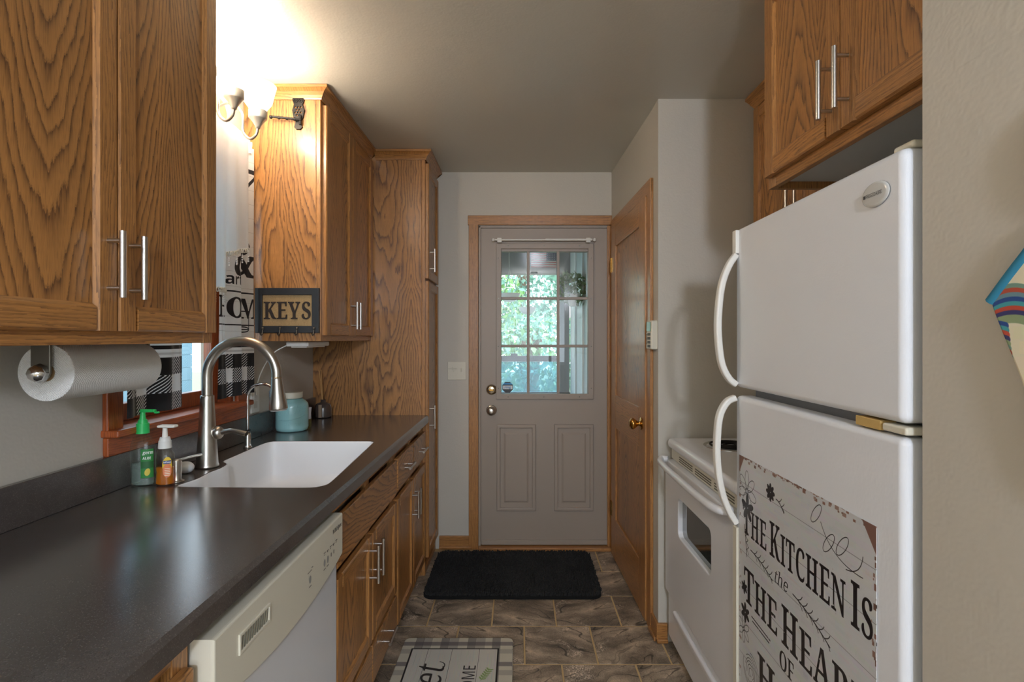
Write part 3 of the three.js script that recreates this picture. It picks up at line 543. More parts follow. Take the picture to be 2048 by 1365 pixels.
// ---------------------------------------------------------------- paper towel
{
  const r = thing('paper_towel_holder', 'pewter paper towel bracket screwed under the near wall cabinet', 'towel holder', [-1.026, 1.35, -1.29]);
  for (const [z, s] of [[0.152, 1], [-0.152, -1]]) {
    part('arm', merge([rbox(0.042, 0.064, 0.006, 0.002, 0, -0.0325, z), cyl(0.019, 0.019, 0.006, 8).rotateX(Math.PI / 2).rotateZ(Math.PI / 8).translate(0, -0.062, z)]), pewter, r);
    part('knob', lathe([[0, 0.022], [0.012, 0.02], [0.018, 0.012], [0.021, 0], [0, 0]], 8).rotateX(s > 0 ? Math.PI / 2 : -Math.PI / 2).translate(0, -0.062, z + s * 0.003), chrome, r);
  }
  const paper = std({ color: 0xe9e8e4, roughness: 0.95, bumpMap: dataTex(256, 256, (x, y) => { const n = 128 + 60 * Math.sin(x * 0.39 + 3 * vn(x * 0.05, y * 0.05)) * Math.sin(y * 0.39 + 3 * vn(x * 0.05 + 9, y * 0.05)); return [n, n, n]; }, false), bumpScale: 0.003 });
  const roll = thing('paper_towel_roll', 'white paper towel roll hanging under the near wall cabinet', 'paper towel', [-1.026, 1.288, -1.29]);
  const s = new THREE.Shape(); s.absarc(0, 0, 0.0605, 0, Math.PI * 2); const h = new THREE.Path(); h.absarc(0, 0, 0.02, 0, Math.PI * 2, true); s.holes.push(h);
  part('roll', triUV(new THREE.ExtrudeGeometry(s, { depth: 0.278, bevelEnabled: true, bevelSize: 0.0015, bevelThickness: 0.0015, bevelSegments: 2, curveSegments: 48 }).translate(0, 0, -0.139), 'z', 12, 12), paper, roll);
  part('core', merge([cyl(0.0195, 0.0195, 0.279, 24, 1, true).rotateX(Math.PI / 2)]), std({ color: 0xa98c66, roughness: 0.9, side: THREE.DoubleSide }), roll);
}
// ---------------------------------------------------------------- window over the sink
{
  const y0 = 1.095, y1 = 2.10, a = 1.565, b = 2.205, X = XL;
  const W = struct('window_1', WS(merge([box(0.10, y1 - y0, 0.02, X - 0.055, (y0 + y1) / 2, -a - 0.01), box(0.10, y1 - y0, 0.02, X - 0.055, (y0 + y1) / 2, -b + 0.01), box(0.10, 0.02, b - a, X - 0.055, y1 - 0.01, -(a + b) / 2)]), 'y'), redOak);
  // casing
  part('casing', WS(rbox(0.018, y1 - y0 + 0.06, 0.062, 0.005, X + 0.009, (y0 + y1) / 2 + 0.03, -a + 0.031), 'y'), redOak, W);
  part('casing', WS(rbox(0.018, y1 - y0 + 0.06, 0.062, 0.005, X + 0.009, (y0 + y1) / 2 + 0.03, -b - 0.031), 'y'), redOak, W);
  part('casing', WS(rbox(0.018, 0.062, b - a + 0.124, 0.005, X + 0.009, y1 + 0.031, -(a + b) / 2), 'z'), redOak, W);
  part('stool', WS(rbox(0.165, 0.022, b - a + 0.13, 0.006, X - 0.032, y0 - 0.005, -(a + b) / 2), 'z'), redOak, W);
  part('apron', WS(rbox(0.018, 0.055, b - a + 0.12, 0.004, X + 0.009, y0 - 0.0435, -(a + b) / 2), 'z'), redOak, W);
  const ym = 1.60;
  for (const [s0, s1, xo] of [[y0 + 0.01, ym + 0.02, -0.075], [ym - 0.02, y1 - 0.015, -0.105]]) {
    const sh = rectShape(a + 0.02, s0, b - 0.02, s1); sh.holes.push(rectPath(a + 0.06, s0 + 0.05, b - 0.06, s1 - 0.04));
    const sash = part('sash', WS(ext(sh, 0.028, 0.003, 4).rotateY(Math.PI / 2).translate(X + xo - 0.014, 0, 0), 'y'), redOak, W);
    part('pane', box(0.004, s1 - s0 - 0.09, b - a - 0.12, X + xo, (s0 + s1) / 2 + 0.005, -(a + b) / 2), glass, sash);
  }
}
// ---------------------------------------------------------------- curtains
const plaid = (x, x0, y0, w, h, cell) => {
  x.save(); x.beginPath(); x.rect(x0, y0, w, h); x.clip(); x.fillStyle = '#ecebe9'; x.fillRect(x0, y0, w, h);
  for (let j = 0; j * cell < h; j++) for (let i = 0; i * cell < w; i++) {
    const px = x0 + i * cell, py = y0 + j * cell;
    if (i % 2 === 0 && j % 2 === 0) { x.fillStyle = '#131214'; x.fillRect(px, py, cell, cell); }
    else if (i % 2 === 1 && j % 2 === 1) { } else { x.save(); x.beginPath(); x.rect(px, py, cell, cell); x.clip(); x.strokeStyle = '#131214'; x.lineWidth = cell * 0.09; for (let q = -cell; q < 2 * cell; q += cell * 0.19) { x.beginPath(); x.moveTo(px + q, py + cell); x.lineTo(px + q + cell, py); x.stroke(); } x.restore(); }
  }
  x.restore();
};
const clothDraw = (words) => canvasTex(512, 2048, (x, w, h) => {
  x.fillStyle = '#edecea'; x.fillRect(0, 0, w, h);
  x.strokeStyle = '#b9b6b4'; x.lineWidth = 2; for (let i = 1; i < 14; i++) { x.beginPath(); x.moveTo(0, i * 118); x.lineTo(w, i * 118 + 4); x.stroke(); }
  words(x, w, h);
  const ink = '#1a171a'; x.fillStyle = ink; x.fillRect(0, 1640, w, 24); x.fillStyle = '#c9c6c4'; x.fillRect(0, 1684, w, 14);
  plaid(x, 0, 1715, w, 333, 111);
});
const clothRight = clothDraw((x) => {
  const ink = '#1d181d'; x.fillStyle = ink;
  x.fillStyle = '#c8202c'; x.font = '90px serif'; x.beginPath(); x.moveTo(400, 120); x.bezierCurveTo(360, 70, 330, 130, 400, 180); x.bezierCurveTo(470, 130, 440, 70, 400, 120); x.fill();
  x.fillStyle = ink; x.font = 'italic bold 330px serif'; x.fillText('7', 330, 420);
  x.save(); x.translate(345, 330); x.rotate(Math.PI / 2); x.font = 'bold 112px serif'; x.fillText('CHEERS', 0, 0); x.restore();
  x.font = 'italic bold 420px serif'; x.fillText('&', 190, 1090);
  x.font = 'bold 120px sans-serif'; x.fillText('heart', 20, 1165);
  x.fillRect(0, 1215, 512, 12);
  x.font = 'bold 230px serif'; x.fillText('HOME', -20, 1430); x.fillRect(0, 1480, 512, 10);
  x.lineWidth = 9; x.strokeStyle = ink; x.strokeRect(330, 1370, 130, 150); x.beginPath(); x.ellipse(395, 1520, 65, 22, 0, 0, 7); x.stroke();
});
const clothLeft = clothDraw((x) => { x.fillStyle = '#1d181d'; x.font = 'bold 230px serif'; x.fillText('HOME', 20, 1430); x.font = 'bold 120px sans-serif'; x.fillText('the heart', 10, 1165); x.font = 'italic bold 300px serif'; x.fillText('L', 180, 700); });
function cloth(d0, d1, y0, y1, X, folds, amp, phase = 0) {
  const g = new THREE.PlaneGeometry(1, 1, 96, 40), p = g.attributes.position, uv = g.attributes.uv;
  for (let i = 0; i < p.count; i++) {
    const u = p.getX(i) + 0.5, v = p.getY(i) + 0.5, a = amp * (0.55 + 0.45 * (1 - v));
    const wv = Math.sin(u * folds * Math.PI * 2 + phase + 0.6 * Math.sin(v * 3)) + 0.35 * Math.sin(u * folds * 4.4 * Math.PI + 1 + v);
    p.setXYZ(i, X + a * wv, y0 + (y1 - y0) * v, -(d0 + (d1 - d0) * u) - 0.004 * Math.sin(v * 5 + u * 9));
  }
  g.computeVertexNormals(); return g;
}
const clothMat = (map) => phy({ map, roughness: 0.95, transmission: 0.28, thickness: 0, side: THREE.DoubleSide });
{
  const XC = XL + 0.055;
  const r = thing('curtain', 'white printed curtain panel with black lettering next to the keys sign', 'curtain', [0, 0, 0]);
  part('cloth', cloth(1.985, 2.245, 1.133, 2.165, XL + 0.05, 2.2, 0.013), clothMat(clothRight), r);
  part('gathered_header', cloth(1.98, 2.245, 2.14, 2.195, XL + 0.05, 9, 0.009), clothMat(null), r);
  const l = thing('curtain', 'white printed curtain panel with plaid hem behind the paper towel', 'curtain', [0, 0, 0]);
  part('cloth', cloth(1.495, 1.80, 1.135, 2.165, XC + 0.004, 1.6, 0.016, 1), clothMat(clothLeft), l);
  // sheer swag with lace edge
  const s = thing('sheer_valance', 'sheer white curtain swag with lace and bead trim', 'curtain', [0, 0, 0]);
  const g = new THREE.PlaneGeometry(1, 1, 64, 40), p = g.attributes.position, low = (u) => u < 0.5 ? 1.545 : 1.68 + 0.08 * (u - 0.5);
  for (let i = 0; i < p.count; i++) { const u = p.getX(i) + 0.5, v = p.getY(i) + 0.5, yb = low(u); p.setXYZ(i, XC + 0.062 + 0.007 * Math.sin(u * 22) * (1.2 - v), yb + (2.16 - yb) * v, -(1.80 + 0.29 * u)); }
  g.computeVertexNormals();
  part('sheer_cloth', g, phy({ color: 0xf4f5f6, roughness: 0.9, transmission: 0.72, thickness: 0, side: THREE.DoubleSide }), s);
  const lace = [], beads = [];
  for (let i = 0; i <= 40; i++) { const u = i / 40, y = low(u) - 0.008, z = -(1.80 + 0.29 * u), x = XC + 0.062 + 0.007 * Math.sin(u * 22) * 1.2; lace.push(new THREE.TorusGeometry(0.0075, 0.002, 6, 10).rotateY(Math.PI / 2).translate(x, y, z)); if (i % 4 === 2) for (let k = 0; k < 4; k++) beads.push(new THREE.SphereGeometry(0.0035, 8, 6).translate(x, y - 0.016 - k * 0.009, z)); }
  part('lace_trim', merge(lace), std({ color: 0xe6e4dc, roughness: 0.8 }), s);
  part('bead_fringe', merge(beads), phy({ color: 0xe8e8ea, roughness: 0.15 }), s);
  const rod = thing('curtain_rod', 'curtain rod hidden in the gathered header over the sink window', 'curtain rod', [XL + 0.033, 2.165, 0]);
  part('rod', cyl(0.006, 0.006, 0.79, 12).rotateX(Math.PI / 2).translate(0.0, 0, -1.88), whitePlastic, rod);
  for (const z of [-1.49, -2.268]) part('rod_bracket', rbox(0.034, 0.02, 0.012, 0.003, -0.0155, 0, z), whitePlastic, rod);
}
// ---------------------------------------------------------------- vanity light over the window
{
  const L = thing('vanity_light', 'three-arm nickel light bar with glowing glass shades above the window', 'light fixture', [XL, 2.245, -1.86]);
  part('back_plate', ext(rectShape(-0.24, -0.045, 0.24, 0.045, 0.044), 0.02, 0.006, 16).rotateY(Math.PI / 2), std({ color: 0xb49a7d, roughness: 0.3, metalness: 0.5 }), L);
  const shadeMat = phy({ color: 0xfff8ee, roughness: 0.5, transmission: 0.5, thickness: 0, emissive: 0xfff1dd, emissiveIntensity: 1.5, side: THREE.DoubleSide });
  for (const dz of [0.17, 0, -0.17]) {
    part('arm', tube([[0.015, 0, dz], [0.08, 0.02, dz], [0.122, -0.02, dz], [0.13, -0.095, dz], [0.155, -0.118, dz], [0.178, -0.1, dz], [0.184, -0.07, dz]], 0.0055, 40, 10), nickel, L);
    part('cup', lathe([[0, -0.034], [0.008, -0.034], [0.010, -0.026], [0.018, -0.012], [0.028, 0.002], [0.033, 0.006], [0.0335, 0.034], [0.031, 0.035], [0.030, 0.01], [0, 0.006]], 28), satin, L, 0.184, -0.045, dz);
    const shade = part('lamp_shade', lathe([[0.026, 0.012], [0.033, 0.026], [0.05, 0.05], [0.058, 0.085], [0.066, 0.115], [0.064, 0.115], [0.056, 0.085], [0.048, 0.05], [0.031, 0.026], [0.024, 0.012]], 32), shadeMat, L, 0.184, -0.028, dz);
    const lp = new THREE.PointLight(0xfff3e2, 0.28); lp.position.set(0.184, 0.035, dz); lp.shadow.radius = 1.6; lp.castShadow = true; lp.name = 'vanity_bulb'; L.add(lp);
  }
}
{ // unseen globe lamp added behind the camera as fill for room and ceiling
  const L = thing('added_fill_lamp', 'added frosted globe fill lamp, unseen behind the camera', 'light fixture', [0.25, CEIL, 1.7]);
  part('canopy', lathe([[0, -0.025], [0.05, -0.022], [0.06, 0], [0, 0]], 28), nickel, L);
  part('cord', cyl(0.004, 0.004, 0.30, 8), whitePlastic, L, 0, -0.17, 0);
  part('fill_globe', new THREE.SphereGeometry(0.13, 32, 20), phy({ color: 0xffffff, roughness: 0.6, emissive: 0xe8efff, emissiveIntensity: 3.0 }), L, 0, -0.44, 0);
  const lp = new THREE.PointLight(0xe8efff, 10.5); lp.position.set(0, -0.44, 0); lp.shadow.radius = 6; lp.castShadow = true; lp.name = 'fill_bulb'; L.add(lp);
}
// ---------------------------------------------------------------- things on the far wall cabinet's side
{
  const zf = -2.275;                                                   // its side panel
  const k = thing('keys_sign', 'framed burlap sign reading keys with small hooks', 'sign', [-0.99, 1.482, zf + 0.0015]);
  const fs = rectShape(-0.134, -0.094, 0.134, 0.094); fs.holes.push(rectPath(-0.108, -0.068, 0.108, 0.068));
  part('frame', ext(fs, 0.014, 0.002, 3), std({ color: 0x24272b, roughness: 0.5 }), k);
  const burlap = dataTex(256, 256, (x, y) => { const n = 0.8 + 0.25 * ((x % 4 < 2) !== (y % 4 < 2) ? 1 : 0) * vn(x * 0.3, y * 0.3) + 0.15 * (hash(x, y) - 0.5); return [188 * n, 158 * n, 112 * n]; });
  part('burlap', triUV(box(0.222, 0.142, 0.006, 0, 0, 0.004), 'y', 6, 6), std({ map: burlap, roughness: 0.95 }), k);
  const ink = std({ color: 0x2a201b, roughness: 0.7 });
  'KEYS'.split('').forEach((ch, i) => { const g = new TextGeometry(ch, { font, size: 0.062, depth: 0.004, curveSegments: 4 }); g.scale(0.86, 1.2, 1); g.computeBoundingBox(); g.translate(-(g.boundingBox.max.x + g.boundingBox.min.x) / 2, -0.037, 0.007); part('letter', g, ink, k, -0.074 + i * 0.0515, 0, 0); });
  for (let i = 0; i < 4; i++) part('hook', merge([tube([[0, 0, 0.016], [0, -0.008, 0.02], [0, -0.022, 0.024], [0, -0.028, 0.034], [0, -0.02, 0.042]], 0.0028, 16, 8), new THREE.SphereGeometry(0.006, 10, 8).translate(0, 0.002, 0.018)]), pewter, k, -0.1 + i * 0.0725, -0.078, 0);
  const o = thing('owl_hook', 'dark cast iron owl bracket with short swing arm', 'hook', [-0.945, 2.325, zf + 0.0005]);
  const half = [[0.012, 0.070], [0.021, 0.079], [0.024, 0.058], [0.017, 0.040], [0.025, 0.015], [0.020, -0.015], [0.010, -0.032], [0.012, -0.045], [0.016, -0.057], [0.008, -0.066]]; const os = shapeOf([...half, ...half.map(([x, y]) => [-x, y]).reverse()]);
  for (let r = 0; r < 4; r++) for (let c = 0; c < 3 - (r % 2); c++) { const h = new THREE.Path(); h.absarc((c - (2 - (r % 2)) / 2) * 0.0115, 0.027 - r * 0.0115, 0.0042, 0, Math.PI * 2, true); os.holes.push(h); }
  part('owl_body', ext(os, 0.006, 0.0015, 6), blackIron, o);
  for (const s of [-1, 1]) part('eye', merge([new THREE.TorusGeometry(0.008, 0.002, 8, 18), new THREE.SphereGeometry(0.003, 8, 6)]), blackIron, o, s * 0.0105, 0.055, 0.0085);
  part('swing_arm', merge([tube([[0.015, -0.03, 0.016], [-0.03, -0.03, 0.03], [-0.105, -0.028, 0.045]], 0.005, 24, 8), ...[0.2, 0.45, 0.7, 0.95].map((t) => new THREE.SphereGeometry(0.0075, 10, 8).translate(0.015 - t * 0.12, -0.03, 0.016 + t * 0.029)), cyl(0.005, 0.005, 0.04, 10).translate(0.012, -0.03, 0.014)]), blackIron, o);
}
{ // slim light under the far cabinet, its cord and the outlet
  const u = thing('under_cabinet_light', 'slim white under-cabinet light bar with cord', 'light fixture', [-1.0, 1.349, -2.42]);
  part('housing', rbox(0.10, 0.022, 0.26, 0.006, 0.02, -0.012, -0.05), whitePlastic, u);
  part('lens', rbox(0.07, 0.006, 0.22, 0.002, 0.02, -0.025, -0.05), phy({ color: 0xf3f3ef, roughness: 0.3 }), u);
  part('cord', tube([[-0.03, -0.015, 0.06], [-0.08, -0.05, 0.085], [-0.125, -0.11, 0.08], [-0.165, -0.19, 0.06], [-0.173, -0.24, 0.052]], 0.0025, 30, 8), whitePlastic, u);
  const o = thing('outlet_plate', 'white outlet plate on the wall right of the sink window', 'outlet', [XL, 1.088, -2.37]);
  part('plate', rbox(0.006, 0.115, 0.072, 0.002, 0.003, 0, 0), whitePlastic, o);
  for (const y of [-0.022, 0.022]) part('socket', rbox(0.003, 0.03, 0.03, 0.004, 0.006, y, 0), std({ color: 0xd8d7d0, roughness: 0.5 }), o);
}
// ---------------------------------------------------------------- right side: cabinets
{
  const c = rightCab('fridge_top_cabinet', 'oak two door wall cabinet above the white refrigerator', 0.74);       // local x = -d
  const x0 = -1.572, x1 = -0.872, y0 = 1.803, dp = XR - 0.74 - 0.002;
  part('body', merge([frameBox(x0, x0 + 0.016, y0, CEIL - 0.004, -dp, -0.019), frameBox(x1 - 0.016, x1, y0, CEIL - 0.004, -dp, -0.019), frameBox(x0 + 0.016, x1 - 0.016, CEIL - 0.02, CEIL - 0.004, -dp, -0.019), frameBox(x0 + 0.016, x1 - 0.016, y0, CEIL - 0.02, -dp, -dp + 0.01)].map((g) => WS(g, 'y'))), oakStraight, c);
  part('bottom_panel', frameBox(x0 + 0.016, x1 - 0.016, y0 + 0.02, y0 + 0.032, -dp + 0.01, -0.019), std({ color: 0xc9c9c6, roughness: 0.5 }), c);
  faceFrame(c, x0, x1, y0, CEIL - 0.004);
  cabDoor(c, x0 + 0.014, -1.195, y0 + 0.03, 2.372, [-1.222, 1.935, 'v']);
  cabDoor(c, -1.191, x1 - 0.014, y0 + 0.03, 2.372, [-1.16, 1.935, 'v']);
  part('crown', WS(crownGeo(x0, x1, -0.25, 0.05, 0.042, true, false).translate(0, CEIL - 0.052, 0), 'x'), oakStraight, c);
}
{
  const c = rightCab('stove_top_cabinet', 'oak wall cabinet above the stove behind the refrigerator cabinet', 1.057);
  const x0 = -2.362, x1 = -1.576, y0 = 1.70, dp = XR - 1.057 - 0.002;
  part('body', WS(frameBox(x0, x1, y0, CEIL - 0.004, -dp, -0.019), 'y'), oakStraight, c);
  faceFrame(c, x0, x1, y0, CEIL - 0.004);
  cabDoor(c, x0 + 0.014, -1.971, y0 + 0.03, 2.372, [-2.0, 1.91, 'v']);
  cabDoor(c, -1.967, x1 - 0.014, y0 + 0.03, 2.372, [-1.938, 1.91, 'v']);
  part('crown', WS(crownGeo(x0, x1, -dp + 0.2, 0.05, 0.042, true, false).translate(0, CEIL - 0.052, 0), 'x'), oakStraight, c);
}
// ---------------------------------------------------------------- refrigerator
{
  const f = thing('refrigerator', 'white top-freezer refrigerator with bowed handles', 'refrigerator', [0, 0, 0]);
  const d0 = 0.894, d1 = 1.588, dm = (d0 + d1) / 2, w = d1 - d0, XF = 0.6485, t = 0.056;
  part('body', rbox(0.62, 1.655, w - 0.006, 0.008, XF + t + 0.008 + 0.31, 0.0275 + 0.83, -dm), applianceWhite, f);
  part('kick_grille', box(0.03, 0.06, w - 0.02, XF + 0.06, 0.035, -dm), std({ color: 0x8a8a88, roughness: 0.7 }), f);
  const fd = part('freezer_door', rbox(t, 1.688 - 1.217, w, 0.014, XF + t / 2, (1.688 + 1.217) / 2, -dm), applianceWhite, f);
  const rd = part('fridge_door', rbox(t, 1.193 - 0.075, w, 0.014, XF + t / 2, (1.193 + 0.075) / 2, -dm), applianceWhite, f);
  part('gasket', box(0.012, 1.60, w - 0.03, XF + t + 0.004, 0.87, -dm), std({ color: 0x9a9c9e, roughness: 0.8 }), f);
  // handles: a flat bar bowed out, at the far edge
  const handle = (ys, bow, parent) => { const s = rectShape(-0.013, -0.009, 0.013, 0.009, 0.006); const pts = ys.map(([y, o]) => V3(XF - o, y, -(d1 - 0.012))); return part('handle', new THREE.ExtrudeGeometry(s, { steps: 60, extrudePath: new THREE.CatmullRomCurve3(pts), curveSegments: 6 }), phy({ color: 0xe9e8e2, roughness: 0.3 }), parent); };
  handle([[1.61, 0.004], [1.585, 0.022], [1.53, 0.044], [1.44, 0.056], [1.36, 0.056], [1.28, 0.044], [1.24, 0.022], [1.226, 0.004]], 0, fd);
  handle([[1.186, 0.006], [1.176, 0.028], [1.14, 0.05], [1.06, 0.06], [0.98, 0.058], [0.90, 0.044], [0.845, 0.022], [0.815, 0.004]], 0, rd);
  part('handle_trim', rbox(0.012, 0.07, 0.026, 0.003, XF - 0.004, 1.648, -(d1 - 0.013)), phy({ color: 0xe9e8e2, roughness: 0.3 }), fd);
  part('handle_trim', rbox(0.010, 0.70, 0.026, 0.003, XF - 0.003, 0.455, -(d1 - 0.013)), almond, rd);
  part('hinge_cap', rbox(0.06, 0.014, 0.05, 0.006, XF + 0.05, 1.6955, -(d0 + 0.03)), almond, f);
  part('hinge', rbox(0.05, 0.014, 0.06, 0.004, XF + 0.028, 1.205, -(d0 + 0.028)), almond, f);
  part('shim', rbox(0.03, 0.018, 0.07, 0.001, XF + 0.02, 1.205, -(d0 + 0.10)), std({ color: 0xcaa968, roughness: 0.7 }), f);
  const logo = part('badge', lathe([[0, 0.005], [0.03, 0.005], [0.036, 0.003], [0.037, 0], [0, 0]], 40).rotateZ(Math.PI / 2).scale(1, 0.62, 1).translate(XF - 0.0005, 1.624, -0.961), phy({ color: 0xcfd1cf, roughness: 0.25, clearcoat: 0.5 }), fd);
  const lt = canvasTex(256, 96, (x) => { x.clearRect(0, 0, 256, 96); x.fillStyle = '#3c3f42'; x.fillRect(8, 36, 24, 26); x.font = '40px sans-serif'; x.save(); x.translate(36, 62); x.scale(0.92, 1); x.fillText('FRIGIDAIRE', 0, 0); x.restore(); });
  part('badge_print', new THREE.PlaneGeometry(0.06, 0.0225).rotateY(-Math.PI / 2).translate(XF - 0.0062, 1.624, -0.961), std({ map: lt, transparent: true, roughness: 0.4 }), logo);
}
{ // printed metal sign on the refrigerator door
  const t = canvasTex(1024, 1166, (x, w, h) => {
    x.fillStyle = '#d3d6d9'; x.fillRect(0, 0, w, h);
    for (let i = 0; i < 900; i++) { x.fillStyle = `rgba(${rnd() < 0.5 ? 235 : 150},${rnd() < 0.5 ? 235 : 150},${rnd() < 0.5 ? 235 : 150},0.05)`; x.fillRect(rnd() * w, rnd() * h, 20 + rnd() * 120, 2 + rnd() * 26); }
    x.strokeStyle = 'rgba(60,58,60,0.55)'; x.lineWidth = 2; for (const y of [130, 300, 470, 640, 810, 980]) { x.beginPath(); x.moveTo(0, y); x.lineTo(w, y + 6); x.stroke(); }
    for (let i = 0; i < 260; i++) { const e = rnd(), s = 3 + rnd() * 12; x.fillStyle = ['#8d6a5c', '#75564a', '#a0857a'][i % 3]; const q = rnd() ** 2 * 26; if (e < 0.5) x.fillRect(rnd() * w, q - 10, s * 1.6, s); else if (e < 0.75) x.fillRect(w - q, rnd() * h, s, s * 1.5); else x.fillRect(q - 8, rnd() * h, s * 0.7, s); }
    x.fillStyle = '#86655a'; for (const [a, b] of [[0, 0], [w, 0]]) { x.beginPath(); x.moveTo(a, b); x.lineTo(a + (a ? -70 : 60), b); x.lineTo(a, b + 90); x.fill(); }
    const ink = '#231f22'; x.fillStyle = ink; x.strokeStyle = ink;
    const line = (s, cx, y, size, sx) => { x.save(); x.translate(cx, y); x.scale(sx, 1); x.font = `bold ${size}px serif`; x.textAlign = 'center'; x.fillText(s, 0, 0); x.restore(); };
    const caps = (words, cx, y, big, small, sx) => { x.save(); x.translate(cx, y); x.scale(sx, 1); x.textAlign = 'left'; let tot = 0; const seg = []; for (const wd of words) { for (let i = 0; i < wd.length; i++) { x.font = `bold ${i ? small : big}px serif`; seg.push([wd[i], i ? small : big, tot]); tot += x.measureText(wd[i]).width + 4; } tot += 34; } for (const [c, s, p] of seg) { x.font = `bold ${s}px serif`; x.fillText(c, p - tot / 2, 0); } x.restore(); };
    caps(['THE', 'KITCHEN', 'IS'], 540, 372, 212, 178, 0.62);
    x.font = 'italic 78px serif'; x.textAlign = 'center'; x.fillText('the', 420, 470);
    caps(['THE', 'HEART'], 540, 700, 232, 205, 0.74);
    line('OF', 470, 812, 110, 0.8); caps(['HOME'], 540, 1040, 240, 214, 0.9);
    x.lineWidth = 6; for (const [a, b, c, d] of [[140, 742, 330, 752], [150, 760, 320, 768]]) { x.beginPath(); x.moveTo(a, b); x.lineTo(c, d); x.stroke(); }
    const sprig = (ax, ay, bx, by, n, s) => { x.lineWidth = 5; x.beginPath(); x.moveTo(ax, ay); x.quadraticCurveTo((ax + bx) / 2, (ay + by) / 2 - 20, bx, by); x.stroke(); x.lineWidth = 3.5; for (let i = 1; i < n; i++) { const f = i / n, px = ax + (bx - ax) * f, py = ay + (by - ay) * f - 40 * f * (1 - f); for (const q of [-1, 1]) { x.beginPath(); x.moveTo(px, py); x.quadraticCurveTo(px + s, py + q * s * 0.3, px + s * 1.3, py + q * s); x.stroke(); } } };
    sprig(130, 430, 350, 478, 6, 26); sprig(520, 452, 780, 520, 7, 28);
    const flower = (cx, cy, r, n, fill) => { x.lineWidth = 3; for (let i = 0; i < n; i++) { x.save(); x.translate(cx, cy); x.rotate(i / n * Math.PI * 2); x.beginPath(); x.ellipse(0, -r * 0.6, r * 0.24, r * 0.5, 0, 0, 7); if (fill) x.fill(); x.stroke(); x.restore(); } x.beginPath(); x.arc(cx, cy, r * 0.16, 0, 7); x.stroke(); };
    flower(90, 160, 90, 7, false); flower(95, 240, 60, 5, true); flower(330, 96, 36, 8, true); flower(60, 640, 30, 6, true); flower(70, 760, 44, 6, true); flower(52, 850, 60, 6, false);
    for (let r = 84; r > 8; r -= 13) { x.beginPath(); x.arc(130 + (r % 5), 1010 + (r % 7), r, 0.4 + r * 0.05, 5.6 + r * 0.05); x.stroke(); }
    sprig(60, 330, 90, 480, 5, 20); sprig(380, 110, 450, 150, 3, 20);
    x.lineWidth = 3; x.beginPath(); x.moveTo(720, 90); x.bezierCurveTo(760, 160, 840, 200, 960, 190); x.stroke(); x.beginPath(); x.moveTo(960, 120); x.quadraticCurveTo(950, 190, 870, 200); x.stroke(); for (const [a, b] of [[690, 70], [770, 150], [850, 130]]) { x.beginPath(); x.ellipse(a, b, 18, 50, 0.7, 0, 7); x.stroke(); }
    for (let i = 0; i < 60; i++) { x.fillStyle = '#c7c7c7'; x.fillRect(110 + rnd() * 830, 180 + rnd() * 860, 5, 5); }
  });
  const m = single('metal_sign', triUV(rbox(0.0016, 0.68, 0.597, 0.0006), 'y', 1 / 0.597, 1 / 0.68, 0.5, 0.5), phy({ map: t, roughness: 0.35, metalness: 0.1 }), 'distressed grey metal sign reading the kitchen is the heart of home', 'sign', [0.6474, 0.682, -1.2575]);
}
